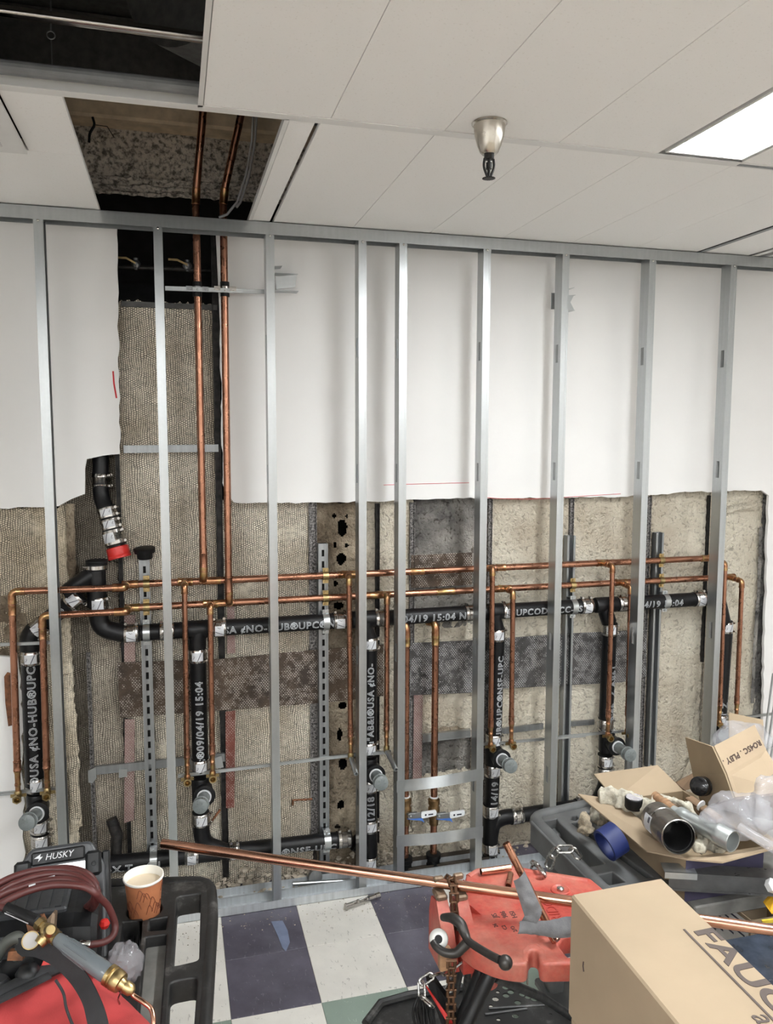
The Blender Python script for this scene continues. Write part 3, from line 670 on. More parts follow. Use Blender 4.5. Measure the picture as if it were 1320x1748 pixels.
# loose steel pieces by the track
mb = MB(); a = G(590, 1548, .016); b = G(648, 1528, .016); d = (b-a).normalized(); mb.tube([a, a+d*.004, a+d*.004, b-d*.02, b-d*.02, b], [.014,.014,.011,.011,.0135,.0135], 14)
m1 = G(612, 1540, .03); mb.cyl(m1, m1+V((0,0,.010)), .007, 10); mb.cyl(m1+d*.045, m1+d*.045+V((0,0,.008)), .007, 10)
single('metal_spigot', mb, M['chrome'], 'short shiny metal cylinder lying on the floor beside the floor track', 'fitting')
mb = MB(); mb.cyl(W(500, 1521, .10)+V((0,0,.0)), W(598, 1515, .10), .009, 12); mb.cyl(W(566, 1518, .10), W(569, 1517.8, .10), .0096, 12)
o = single('metal_tube', mb, M['galv'], 'galvanised tube lying in the rear floor track', 'tube'); o.location.z = .0045
# ================================================================== unistrut channels
def strut(px, top, bot, lab, slots=True, wd=.041, xr=None, y=.165):
    x = W(px, 1200, y).x; zt = W(px, top, y).z; zb_ = max(.004, W(px, bot, y).z) if bot else .004
    h = wd/2; o = thing('strut_channel', lab, 'channel', (x, y+.02, zb_), 'slotted strut channels on the old wall')
    if slots:    # slotted back faces the room
        mb = MB(); s = .0055; mb.box((x-h, y, zb_), (x-s, y+.0025, zt)); mb.box((x+s, y, zb_), (x+h, y+.0025, zt))
        z = zb_; k = 0
        while z < zt-.05:
            mb.box((x-s, y, z), (x+s, y+.0025, z+.020)); z += .048
        mb.box((x-s, y, z), (x+s, y+.0025, zt))
        mb.box((x-h, y+.0025, zb_), (x-h+.0025, y+.036, zt)); mb.box((x+h-.0025, y+.0025, zb_), (x+h, y+.036, zt))
        mb.box((x-h, y-.004, zb_), (x-h+.006, y, zt)); mb.box((x+h-.006, y-.004, zb_), (x+h, y, zt))
        obj('slotted_face', mb, M['strut'], o, smooth=False)
        mb = MB(); mb.box((x-h+.003, y+.026, zb_), (x+h-.003, y+.028, zt)); obj('inner_back', mb, M['dark_metal'], o, smooth=False)
    else:        # open lipped side faces the room
        mb = MB(); mb.box((x-h, y, zb_), (x-h+.0095, y+.0025, zt)); mb.box((x+h-.0095, y, zb_), (x+h, y+.0025, zt))
        mb.box((x-h+.0075, y+.0025, zb_), (x-h+.0095, y+.009, zt)); mb.box((x+h-.0095, y+.0025, zb_), (x+h-.0075, y+.009, zt))
        mb.box((x-h, y+.0025, zb_), (x-h+.0025, y+.036, zt)); mb.box((x+h-.0025, y+.0025, zb_), (x+h, y+.036, zt)); mb.box((x-h+.0025, y+.033, zb_), (x+h-.0025, y+.036, zt))
        obj('channel_body', mb, M['strut'], o, smooth=False)
    return x
sx1 = strut(253, 950, 1478, 'slotted strut channel left of the second stud, topped by a black rubber cap')
sx2 = strut(553, 928, 1495, 'slotted strut channel left of the fourth stud, rising to just under the drywall')
sx3 = strut(969, 915, 1380, 'plain open strut channel just right of the third stud from the right', False)
sx4 = strut(1117, 910, 1310, 'plain open strut channel just right of the second stud from the right', False)
strut(1230, 1180, 1265, 'short strut channel end behind the rightmost stud', False)
# rubber cap over the first strut
mb = MB(); c = W(248, 953, .15); mb.lathe(c, (-.05,-.12,1), [(0,.028),(.003,.030),(.022,.030),(.024,.040),(.040,.042),(.042,.039)], 24)
single('rubber_cap', mb, M['rubber'], 'black rubber cap sitting on top of a slotted strut channel', 'cap')
# ================================================================== sheet metal rails between bays
def rail(pts, y, h=.018, d=.012, m='galv_d', lab='', name='steel_rail', grp=None):
    a, b = W(*pts[0], y), W(*pts[1], y); mb = MB(); dv = (b-a); L = dv.length; ang = math.atan2(dv.z, dv.x)
    R = Matrix.Translation(a) @ Matrix.Rotation(-ang, 4, 'Y')
    mb.box((0, 0, -h/2), (L, .0015, h/2), R); mb.box((0, .0015, h/2-.0015), (L, d, h/2), R); mb.box((0, .0015, -h/2), (L, d, -h/2+.0015), R); mb.box((0, -.0012, -h/2), (L, 0, -h/2+.004), R); mb.box((0, -.0012, h/2-.004), (L, 0, h/2), R)
    n = int(L/.022)
    for k in range(n): mb.box((.008+k*.022, -.0009, -.0018), (.018+k*.022, -.0001, .0018), R)
    return single(name, mb, M[m], lab, 'rail', grp, smooth=False)
rail(((211,767),(373,765)), .19, .03, .012, 'galv_d', 'grey steel cross rail in the torn-out slot at drywall height')
rail(((162,1316),(384,1293)), .188, .034, .014, 'galv_d', 'grey steel cross rail with a bent left end behind the left slotted strut')
for poly_, yy_, lab_ in ((((150,1316),(163,1310),(165,1328),(158,1337),(151,1336)), .178, 'bent galvanised clip at the left end of the lower left cross rail'), (((203,1313),(217,1313),(217,1326),(203,1328)), .182, 'small square galvanised clip on the lower left cross rail'), (((366,1295),(378,1290),(382,1310),(369,1312)), .178, 'galvanised clip at the right end of the lower left cross rail')):
    mb = MB(); mb.sheet([W(a, b, yy_) for a, b in poly_][::-1], (0,1,0), .003); single('rail_clip', mb, M['galv'], lab_, 'clip', smooth=False)
rail(((722,1261),(804,1252)), .175, .036, .016, 'galv', 'short galvanised cross rail behind the two valve pipes')
rail(((852,1249),(928,1240)), .188, .026, .012, 'galv_d', 'grey cross rail right of the D-bay drain, left of the third stud from the right'.replace('D-bay ', 'fourth '))
rail(((975,1236),(1015,1233)), .188, .022, .012, 'galv_d', 'short grey cross rail between the plain strut and the next black drain')
SR = 'thin slotted support rails under the copper outlets'
rail(((-60,1361),(95,1347)), .092, .013, .008, 'galv', 'thin slotted support rail crossing the leftmost pair of copper outlets', grp=SR)
rail(((-60,1103),(88,1097)), .092, .012, .008, 'galv', 'thin slotted rail high at the far left, behind the left copper drops', grp=SR)
rail(((304,1325),(612,1288)), .092, .013, .008, 'galv', 'long thin slotted support rail in the bays left of the middle', grp=SR)
rail(((622,1288),(668,1284)), .092, .013, .008, 'galv', 'short thin slotted support rail in the narrow middle bay', grp=SR)
rail(((824,1271),(1000,1256)), .092, .011, .008, 'galv', 'thin slotted support rail under the fourth pair of copper outlets', grp=SR)
rail(((950,1259),(1066,1248)), .100, .011, .008, 'galv', 'thin slotted support rail under the fifth pair of copper outlets', grp=SR)
rail(((1225,1230),(1320,1219)), .092, .011, .008, 'galv', 'thin slotted support rail at the far right behind the cardboard flap', grp=SR)
o = rail(((282,492),(455,498)), .10, .016, .008, 'galv', 'slotted metal bar holding the two tall copper risers')
# stud offcuts on the drywall
def clipc(poly, lab, y=.10):
    mb = MB(); q = [W(a, b, y) for a, b in poly[0]]
    mb.sheet(q[::-1], (0,1,0), .0015)
    for a, b in poly[1]:
        A, B = W(*a, y), W(*b, y); mb.sheet([A, B, B+V((0,.06,0)), A+V((0,.06,0))], (0,0,1), .0015)
    return single('stud_offcut', mb, M['galv'], lab, 'bracket', smooth=False)
clipc((((470,472),(507,469),(504,490),(472,494)), [((468,455),(482,454)),((470,466),(509,468)),((470,495),(510,497))]), 'short galvanised stud offcut fixed behind the third stud high on the drywall')
clipc((((941,500),(948,500),(948,528),(941,528)), [((968,494),(981,491)),((968,505),(983,504)),((968,528),(982,530))]), 'small galvanised clip behind the stud in the right half, high on the drywall', .09)
mb = MB(); q = [W(a, b, .10) for a, b in ((966,506),(980,504),(974,516),(981,530),(966,528))]; mb.sheet(q[::-1], (0,1,0), .0015); o = single('stud_offcut', mb, M['galv'], 'small flared galvanised clip leaf right of the third stud from the right', 'bracket', smooth=False)
# ================================================================== drain piping
def onpipe(parent, s, a, b, r, size, start=0.0, name='pipe_print', side=V((0,-1,0)), turn=0, outline=.0011):
    # lettering wrapped round the pipe running from a to b, on the side given
    a, b = V(a), V(b); ax = (b-a).normalized(); n = (side-ax*side.dot(ax)).normalized(); up = n.cross(ax)*-1
    up = ax.cross(n)*-1 if False else (n.cross(ax))
    if up.dot(V((0,0,1))) < 0 and abs(ax.z) < .7: up = -up
    if abs(ax.z) > .7 and up.x > 0: up = -up            # letters running upwards have their tops to the left
    vs, fs = text_mesh(s, size, outline, space=1.12); mb = MB(); out = []
    for v in vs:
        ang = (v.y-size*.36)/r+turn; rr = r+.0006+v.z*.5
        out.append(a+ax*(start+v.x)+(n*cos(ang)+up*sin(ang))*rr)
    mb.add(out, fs); return obj(name, mb, M['ink'], parent, smooth=False)
def pipe(parent, a, b, r=.033, n=24, name='drain_pipe', m='iron'):
    mb = MB(); mb.cyl(a, b, r, n); return obj(name, mb, M[m], parent)
def coupling(parent, c, ax, r=.036, L=.054, sticker=True, clamp=True, turn=0.0, m='chrome', side=V((0,-1,0))):
    c = V(c); ax = V(ax).normalized(); mb = MB()
    prof = [(-L/2, r*.97), (-L/2+.001, r), (-L/2+.013, r+.0016), (-L/2+.014, r-.001)]
    k = -L/2+.015
    while k < L/2-.016: prof += [(k, r+.0006), (k+.002, r-.0006)]; k += .004
    prof += [(L/2-.014, r-.001), (L/2-.013, r+.0016), (L/2-.001, r), (L/2, r*.97)]
    mb.lathe(c, ax, prof, 28); o = obj('coupling', mb, M[m], parent)
    mb = MB(); mb.lathe(c, ax, [(-L/2-.005, r-.004), (-L/2-.004, r-.0018), (L/2+.004, r-.0018), (L/2+.005, r-.004)], 24); obj('gasket', mb, M['rubber'], o)
    if clamp:
        n = (V((0,0,1)) if abs(ax.z) < .6 else V((.9,-.3,0))); n = (n-ax*n.dot(ax)).normalized(); t = ax.cross(n)
        for s in (-1, 1):
            mb = MB(); q = c+ax*s*(L/2-.007)+n*(r+.004); mb.cyl(q-t*.009, q+t*.009, .0045, 8); mb.cyl(q+t*.009, q+t*.014, .006, 6); obj('clamp_screw', mb, M['chrome'], o)
    if sticker:
        n = side-ax*side.dot(ax); n.normalize(); t = ax.cross(n); mb = MB(); R0 = r+.0022; hw = L*.32; A = 1.0
        rg = []
        for i in range(9):
            an = -A/2*1.2+A*1.2*i/8+turn; d = n*cos(an)+t*sin(an); rg.append([c+ax*hw+d*R0, c-ax*hw+d*R0, c-ax*hw+d*(R0-.0012), c+ax*hw+d*(R0-.0012)])
        mb.loft(rg, True, True); st = obj('sticker', mb, M['sticker'], o)
        mb = MB(); rg = []
        def q(u, v): an = u+turn; d = n*cos(an)+t*sin(an); return c+ax*v+d*(R0+.0003)
        for (u0, v0, u1, v1, wd) in ((-.05, -hw*.95, .35, hw*.95, .075), (-.5, -hw*.5, -.34, hw*.1, .05), (-.5, hw*.1, -.34, hw*.3, .05)):
            rg = [[q(u0+(u1-u0)*i/4, v0+(v1-v0)*i/4), q(u0+(u1-u0)*i/4+wd, v0+(v1-v0)*i/4)] for i in range(5)]; mb.loft(rg, False)
        obj('sticker', mb, M['inkb'], o)
    return o
YP = .128
P = lambda x, y: W(x, y, YP)
dr = thing('drain_manifold', 'black cast iron drain manifold running across the wall with five branches down', 'pipework', (P(660,1050).x, YP, .01))
def ends(pxs): return P(*pxs[0]), P(*pxs[1])
mz = lambda x: 1081-(x-222)*(1081-1022)/(1205-222)   # main line height in the photograph
PM = lambda x: P(x, mz(x))
for a, b, s, st, sz in ((240,330,None,0,0),(372,572,'SA ¢NO-HUB®UPC®N',.022,.042),(652,800,'04/19 15:04 N',.085,.044),(872,1000,'UPCODE  CC-ES',.012,.041),(1070,1190,'04/19 15:04',.050,.043)):
    pipe(dr, PM(a), PM(b)); 
    if s: onpipe(dr, s, PM(a), PM(b), .033, sz, st, turn=-.12)
axm = (PM(1200)-PM(240)).normalized()
for x, stk in ((224,1),(285,0),(374,1),(580,1),(650,0),(803,0),(866,1),(1000,1),(1063,0),(1193,1)): coupling(dr, PM(x), axm, sticker=bool(stk), turn=.2)
def tee_down(x, bx, by):
    mb = MB(); mb.tube([PM(x)-axm*.055, PM(x)-axm*.05, PM(x)+axm*.05, PM(x)+axm*.055], [.034,.036,.036,.034], 24)
    q = P(bx, by); mb.tube(fillet([PM(x)+axm*.015, PM(x)+V((0,0,-.03)), q], .05), .035, 22); obj('tee_fitting', mb, M['iron'], dr)
tee_down(337, 337, 1108); tee_down(622, 630, 1090); tee_down(843, 848, 1074); tee_down(1034, 1040, 1062)
mb = MB(); mb.tube(fillet([PM(1200), PM(1226), P(1238, 1075)], .05), .035, 22); obj('elbow_fitting', mb, M['iron'], dr)
# branches down : (points, print, couplings)
def branch(a, b, s=None, st=.02, sz=.042, r=.033, turn=0.0):
    A, B = P(*a), P(*b); pipe(dr, A, B, r)
    if s: onpipe(dr, s, B, A, r, sz, st, turn=turn)
branch((338,1125), (342,1300), ';®09/04/19 15:04', .012); coupling(dr, P(337,1118), (0,0,1)); coupling(dr, P(342,1306), (0,0,1), turn=.1)
branch((631,1105), (630,1275), 'µ"AB&I®USA ¢NO-', .015, .040, turn=.05); coupling(dr, P(631,1098), (0,0,1)); coupling(dr, P(629,1276), (0,0,1), turn=.1)
branch((849,1090), (844,1262), 'UB®UPC®NSF-UPC', .015, .040, turn=-.25); coupling(dr, P(849,1083), (0,0,1), turn=-.1); coupling(dr, P(843,1262), (0,0,1), turn=-.1)
branch((1041,1080), (1034,1240), '9b:46  Z A861', .012, .044, turn=-.35); coupling(dr, P(1041,1074), (0,0,1), turn=-.3); coupling(dr, P(1034,1236), (0,0,1), sticker=False)
branch((1239,1080), (1228,1235), 'ST Z', .02, .044); coupling(dr, P(1238,1070), (0,0,1)); coupling(dr, P(1228,1228), (0,0,1))
def stub_tee(x, y, h=.05, wye=True):
    c = P(x, y); mb = MB(); mb.tube([c+V((0,0,h)), c+V((0,0,h-.006)), c-V((0,0,h-.006)), c-V((0,0,h))], [.034,.037,.037,.034], 22); mb.lathe(c+V((.012, .0, 0)), (0,-1,0), [(.0,.035),(.03,.037),(.056,.038),(.060,.042),(.072,.043),(.074,.036)], 24); obj('tee_fitting', mb, M['iron'], dr); return c
def stub(c, n, lab, px1, hexm=True):
    a = c+V((.012, -.070, 0)); e = D(px1[0], px1[1], ((a-CAM).dot(_f)-.115)); d = (e-a).normalized()
    o = thing('stub_out_pipe', lab, 'pipe', a, 'grey capped stub-out pipes'); L = (e-a).length
    mb = MB(); mb.cyl(a, e, .024, 22); obj('nipple', mb, M['pvc'], o)
    mb = MB(); mb.lathe(a, d, [(0,.028),(.012,.029),(.013,.025)], 22); obj('thread_collar', mb, M['sticker'], o)
    mb = MB(); mb.lathe(e-d*.030, d, [(0,.026),(.002,.031),(.008,.032),(.010,.029),(.034,.0295),(.036,.026)], 24); 
    t = V((0,0,1)).cross(d).normalized(); u = d.cross(t)
    obj('end_cap', mb, M['pvc'], o)
    mb = MB()
    for k in range(8):
        an = 2*pi*k/8; q = e+d*.0065; mb.box((-.006, -.0012, 0), (.006, .0012, .0012), Matrix.Translation(q+(t*cos(an)+u*sin(an))*.013) @ Matrix((( t.x,u.x,d.x,0),(t.y,u.y,d.y,0),(t.z,u.z,d.z,0),(0,0,0,1))) @ Matrix.Rotation(an, 4, 'Z'))
    obj('raised_mark', mb, M['pvc'], o, smooth=False)
c1 = stub_tee(63, 1375); stub(c1, 0, 'grey capped stub at the far left, above the tool case', (46, 1404))
c2 = stub_tee(343, 1347); stub(c2, 0, 'grey capped stub second from the left, above the black elbow', (342, 1376))
c3 = stub_tee(630, 1312); stub(c3, 0, 'grey capped stub in the middle, between the close pair of studs', (651, 1337))
c4 = stub_tee(842, 1286); stub(c4, 0, 'grey capped stub right of the two valves', (872, 1308))
c5 = stub_tee(1036, 1265); stub(c5, 0, 'grey capped stub above the open cardboard box flap', (1076, 1289))
c6 = stub_tee(1224, 1248); stub(c6, 0, 'grey capped stub partly hidden by the handwritten cardboard box', (1238, 1256))
coupling(dr, P(343,1397), (0,0,1), turn=.1); mb = MB(); mb.tube(fillet([P(343,1405), P(346,1440), P(388,1455)], .07), .034, 22); obj('elbow_fitting', mb, M['iron'], dr)
coupling(dr, P(630,1340), (0,0,1), turn=.1); branch((630,1350), (631,1402), '12/18', .012, .045); coupling(dr, P(631,1408), (0,0,1), turn=.1)
mb = MB(); mb.cyl(P(631,1415), P(631,1465), .035, 22); mb.tube([P(631,1447), P(604,1438)], .034, 20); obj('wye_fitting', mb, M['iron'], dr); coupling(dr, P(631,1470), (0,0,1)); branch((631,1475),(631,1500))
coupling(dr, P(841,1314), (0,0,1), turn=.1); branch((841,1325), (839,1375), '14/19', .012, .045); coupling(dr, P(838,1383), (0,0,1), turn=.1)
mb = MB(); mb.cyl(P(838,1393), P(837,1440), .036, 22); mb.tube(fillet([P(838,1428), P(842,1405), P(858,1395), P(878,1393)], .04), .034, 20); obj('wye_fitting', mb, M['iron'], dr); coupling(dr, P(837,1447), (0,0,1), turn=.1)
branch((837,1452), (836,1500), 'UPCODE', .035, .045)
coupling(dr, P(882,1393), P(1000,1375)-P(882,1393), sticker=False); pipe(dr, P(892,1391), P(985,1377)); coupling(dr, P(992,1375), P(1000,1375)-P(892,1393), sticker=False, L=.045)
mb = MB(); mb.tube(fillet([P(1000,1375), P(1020,1370), P(1034,1340), P(1034,1318)], .06), .034, 22); obj('elbow_fitting', mb, M['iron'], dr)
coupling(dr, P(1033,1298), (0,0,1)); coupling(dr, P(1033,1315), (0,0,1), L=.03, sticker=False)
# bottom line at the left
BL = lambda x: P(x, 1476-(x-180)*(1476-1432)/(590-180))
pipe(dr, BL(150), BL(318), .034); onpipe(dr, 'OX.T   6/1', BL(150), BL(318), .034, .046, .055, turn=-.25); coupling(dr, BL(327), BL(590)-BL(180), turn=.2); pipe(dr, BL(335), BL(376), .033); coupling(dr, BL(400), BL(590)-BL(180), L=.04)
pipe(dr, BL(380), BL(585)); onpipe(dr, '®NSF-UPC', BL(478), BL(575), .033, .046, .004, turn=-.45); coupling(dr, BL(587), BL(590)-BL(180), sticker=False, r=.038)
# left side : wye, sweep elbow and sloping branch
LY_ = lambda x, y: W(x, y, .135)
mb = MB(); mb.tube([LY_(164,962), LY_(164,970), LY_(166,1035)], [.034,.036,.036], 22); mb.tube([LY_(168,975), LY_(132,998), LY_(112,1014)], [.034,.034,.033], 22); obj('wye_fitting', mb, M['iron'], dr)
mb = MB(); c = LY_(165,967); mb.lathe(c, (0,0,1), [(-.014,.036),(-.012,.040),(.014,.040),(.016,.038),(.018,.041),(.024,.041),(.026,.036)], 24); cap = obj('rubber_cap', mb, M['rubber'], dr)
mb = MB(); mb.lathe(c, (0,0,1), [(-.008,.041),(.006,.041)], 24); mb.cyl(c+V((-.046,-.01,0)), c+V((-.03,-.02,0)), .006, 8); obj('band_clamp', mb, M['chrome'], cap)
coupling(dr, LY_(168,1030), (0,0,1)); coupling(dr, LY_(127,1024), LY_(140,1014)-LY_(100,1048), turn=-.2)
mb = MB(); mb.tube(fillet([LY_(168,1036), LY_(170,1072), PM(212)], .09), .036, 22); obj('elbow_fitting', mb, M['iron'], dr)
pipe(dr, LY_(120,1028), LY_(72,1066)); onpipe(dr, '8I', LY_(112,1036), LY_(76,1064), .033, .05, .004, turn=-.2)
coupling(dr, LY_(66,1072), LY_(120,1028)-LY_(72,1066)); mb = MB(); mb.tube(fillet([LY_(62,1074), LY_(50,1088), LY_(52,1115)], .045), .037, 22); obj('elbow_fitting', mb, M['iron'], dr)
coupling(dr, P(53,1122), (0,0,1), turn=.1); A_, B_ = P(53,1130), P(60,1340); pipe(dr, A_, B_, .036); onpipe(dr, '®USA ¢NO-HUB®UPC', B_, A_, .036, .0435, .012, turn=-.1)
coupling(dr, P(61,1338), (0,0,1), turn=.2); coupling(dr, P(68,1408), (.05,0,1), turn=.2); mb = MB(); mb.tube([P(68,1412), P(69,1428)], .034, 20); obj('drain_pipe', mb, M['iron'], dr); coupling(dr, P(70,1434), (0,0,1), turn=.2); coupling(dr, P(71,1460), (0,0,1), m='brass', sticker=False); branch((71,1465),(74,1500))
# pipe clamps on the struts
for x, yy, r in ((sx1, None, 0), ):
    pass
def strap_clamp(c, ax, r, m='galv', parent=None, wd=.022):
    c = V(c); ax = V(ax).normalized(); mb = MB(); n0 = V((0,0,1)); n0 = (n0-ax*n0.dot(ax)).normalized(); f0 = ax.cross(n0)
    if f0.y > 0: f0 = -f0
    rg = []
    for i in range(13):
        an = -pi/2*1.05+pi*1.05*i/12; d = n0*sin(an)+f0*cos(an); q = c+d*r; rg.append([q-ax*wd/2, q+ax*wd/2, q+ax*wd/2+d*.002, q-ax*wd/2+d*.002])
    mb.loft(rg, True, True)
    for s in (-1, 1):
        q = c+n0*s*(r+.008); mb.box((q.x-wd/2, q.y-.002, q.z-.009), (q.x+wd/2, q.y+.0, q.z+.009)); mb.box((q.x-wd/2, q.y, q.z-.0012), (q.x+wd/2, q.y+r*.9, q.z+.0012))
        mb.cyl(q+V((0,-.010,0)), q+V((0,.002,0)), .0045, 8)
    return obj('pipe_clamp', mb, M[m], parent)
for sx, px in ((sx1, 250), (sx2, 556), (sx3, 978), (sx4, 1135)): strap_clamp(PM(px), axm, .034, 'galv', dr, .026)
strap_clamp(BL(262), BL(590)-BL(180), .035, 'galv', dr, .028); strap_clamp(BL(558), BL(590)-BL(180), .034, 'galv', dr, .028)
# vent assembly with the red cap
v = thing('vent_pipe', 'black vent pipe with banded couplings and a red end cap hanging in the torn-out hole', 'pipe', W(200, 945, .16))
yv = .20; p0, p1, p2 = W(172, 775, .235), W(172, 848, .225), W(209, 940, .13)
mb = MB(); mb.tube(fillet([p0, p1, W(182, 872, .20)], .05), .031, 22); obj('drain_pipe', mb, M['iron'], v)
coupling(v, W(172, 820, .232), (0,0,1), r=.034, L=.056, sticker=False)
a = W(182, 868, .19); b = W(201, 938, .165); d = (b-a).normalized(); mb = MB(); mb.cyl(a, b, .031, 20); obj('drain_pipe', mb, M['iron'], v)
for t, r in ((.10, .037), (.38, .037)): coupling(v, a.lerp(b, t), d, r=r, L=.040, turn=.1)
coupling(v, a.lerp(b, .70), d, r=.041, L=.058, turn=.5)
mb = MB(); mb.lathe(a.lerp(b, .93), d, [(0,.038),(.003,.043),(.03,.044),(.034,.043)], 10); mb.lathe(a.lerp(b, .93)+d*.034, d, [(0,.043),(.002,.044),(.012,.045),(.013,.038)], 24); obj('end_cap', mb, M['redcap'], v, label='red plastic end cap')
# old pipe scrap behind the coffee cup
mb = MB(); mb.tube([W(190, 1398, .17), W(200, 1425, .16), W(197, 1480, .16)], [.022,.024,.020], 14); single('old_pipe_sleeve', mb, M['dark_metal'], 'dark dusty pipe sleeve leaning at the wall base above the coffee cup', 'pipe')
mb = MB(); q = G(533, 1488, .035); q.y = .135; mb.lathe(q, (.3,-1,.2), [(0,.030),(.02,.032),(.022,.012)], 20); single('dusty_pipe_cap', mb, M['galv_d'], 'round dusty grey cap lying in the rubble behind the track', 'cap')
# thin angled brace near the second stub
mb = MB(); mb.tube([W(352, 1415, .17), W(376, 1382, .185)], .005, 8); single('rusty_rod', mb, M['rust'], 'thin rusty rod leaning behind the black elbow left of the middle', 'rod')
# ================================================================== copper supply
YH = .146; YV = .070
def H(x, y): return W(x, y, YH)
def Vv(x, y): return W(x, y, YV)
up_z = lambda x: 998-(x-213)*(998-953)/(1205-213)     # upper header
lo_z = lambda x: 1038-(x-217)*(1038-986)/(1225-217)    # lower header
def cpipe(par, a, b, r, m='copper', name='copper_pipe'): mb = MB(); mb.cyl(a, b, r, 18); return obj(name, mb, M[m], par)
def collar(par, a, b, r, m='fit', name='sleeve_fitting'):
    mb = MB(); a, b = V(a), V(b); d = (b-a).normalized(); L = (b-a).length
    mb.lathe(a, d, [(0, r), (.001, r+.0018), (.004, r+.0022), (.006, r+.0014), (L-.006, r+.0014), (L-.004, r+.0022), (L-.001, r+.0018), (L, r)], 18); return obj(name, mb, M[m], par)
def elbow(par, pts, r, rad=.022, m='fit'):
    q = fillet(pts, rad, 6); mb = MB(); rs = [r+.0016]*len(q); rs[0] = rs[-1] = r+.0022; mb.tube(q, rs, 18); 
    for i, s in ((0, 1), (-1, -1)):
        dd = (q[1]-q[0]).normalized() if i == 0 else (q[-2]-q[-1]).normalized(); mb.lathe(q[i], dd, [(0, r+.0006), (.001, r+.003), (.004, r+.003), (.005, r+.0016)], 18)
    return obj('elbow_fitting', mb, M[m], par)
RH, RV = .0143, .0112
def drop(par, hx, hy, vx, vtop, bx, by, end='port', seg=1):
    """branch from the header: tee, short forward run, elbow, drop pipe with reducer and outlet"""
    h = H(hx, hy); t = Vv(vx, vtop); b = Vv(bx, by); hd = (H(hx+40, hy)-H(hx, hy)).normalized()
    mb = MB(); mb.lathe(h-hd*.03, hd, [(0,RH),(.001,RH+.003),(.008,RH+.003),(.010,RH+.0018),(.05,RH+.0018),(.052,RH+.003),(.059,RH+.003),(.06,RH)], 18)
    fw = V((t.x, t.y, t.z)); mb.tube([h, h.lerp(fw, .45)], RV+.0025, 16); obj('tee_fitting', mb, M['fit'], par)
    cpipe(par, h.lerp(t, .4), h.lerp(t, .75), RV)
    dn = (b-t).normalized(); elbow(par, [t+(h-t).normalized()*.026, t, t+dn*.032], RV, .018)
    L = (b-t).length; r1 = .062 if L > .3 else .05
    cpipe(par, t+dn*.028, b-dn*(r1+.05), RV); collar(par, b-dn*(r1+.068), b-dn*(r1+.03), RV, 'copper')
    mb = MB(); q = b-dn*(r1+.032); mb.lathe(q, dn, [(0,RV+.0014),(.006,RV+.0012),(.014,.0098),(.03,.0098),(.031,.0106),(.036,.0106),(.037,.0088),(r1+.01,.0088)], 16); obj('reducer_fitting', mb, M['fit'], par)
    if end == 'port':
        mb = MB(); mb.tube([b-dn*.022, b-dn*.016, b+dn*.002, b+dn*.008], [.0105,.0125,.0125,.008], 14); obj('outlet_fitting', mb, M['fit'], par)
        mb = MB(); mb.lathe(b+V((0,.004,0)), (0,-1,-.05), [(0,.010),(.022,.0125),(.024,.0155),(.034,.0155),(.034,.0105),(.010,.0100)], 6 if seg == 6 else 18, (True, True)); obj('outlet_port', mb, M['brass'], par)
        mb = MB(); 
        for s in (-1, 1): mb.box((b.x+s*.017-.008, b.y+.004, b.z-.006), (b.x+s*.017+.008, b.y+.008, b.z+.006))
        obj('outlet_ear', mb, M['brass'], par, smooth=False)
    else:
        mb = MB(); mb.tube([b-dn*.022, b-dn*.016, b+dn*.002, b+dn*.010], [.0105,.0125,.0125,.008], 14); obj('outlet_fitting', mb, M['brass'], par)
        e = D(*end, (b-CAM).dot(_f)-.11); mb = MB(); dd = (e-b).normalized(); mb.lathe(b, dd, [(0,.010),((e-b).length,.0095),((e-b).length,.0072),((e-b).length-.02,.0072)], 16, (True, True)); obj('chrome_nipple', mb, M['galv'], par)
up = thing('copper_supply_line', 'upper copper supply line with a tall riser at the left and six drops', 'pipework', (H(660, up_z(660)).x, YH, 1.3))
lo = thing('copper_supply_line', 'lower copper supply line, just under the other, with its own tall riser and drops', 'pipework', (H(660, lo_z(660)).x, YH, 1.28))
def hd(par, fz, xs_): 
    for a, b in xs_: cpipe(par, H(a, fz(a)), H(b, fz(b)), RH)
hd(up, up_z, [(214,1208)]); hd(lo, lo_z, [(219,1240)])
for par, fz, lst in ((up, up_z, ((222,14),(362,15),(585,9),(712,12),(855,8),(1205,8))), (lo, lo_z, ((225,12),(375,16),(636,10),(760,16),(850,8),(1090,6)))):
    for x, hw in lst: collar(par, H(x-hw, fz(x-hw)), H(x+hw, fz(x+hw)), RH)
drop(up, 316, up_z(316), 315, 1000, 320, 1331); drop(lo, 359, lo_z(359), 359, 1035, 363, 1325)
drop(up, 595, up_z(595), 596, 986, 599, 1293, (608, 1321)); drop(lo, 655, lo_z(655), 661, 1018, 660, 1281, (676, 1314))
drop(up, 832, up_z(832), 841, 970, 838, 1275, seg=6); drop(lo, 862, lo_z(862), 876, 1010, 873, 1270)
drop(up, 1028, up_z(1028), 1046, 966, 1038, 1257); drop(lo, 1060, lo_z(1060), 1077, 1002, 1071, 1252)
drop(up, 1220, up_z(1220), 1238, 962, 1228, 1237); drop(lo, 1245, lo_z(1245), 1267, 992, 1257, 1232)
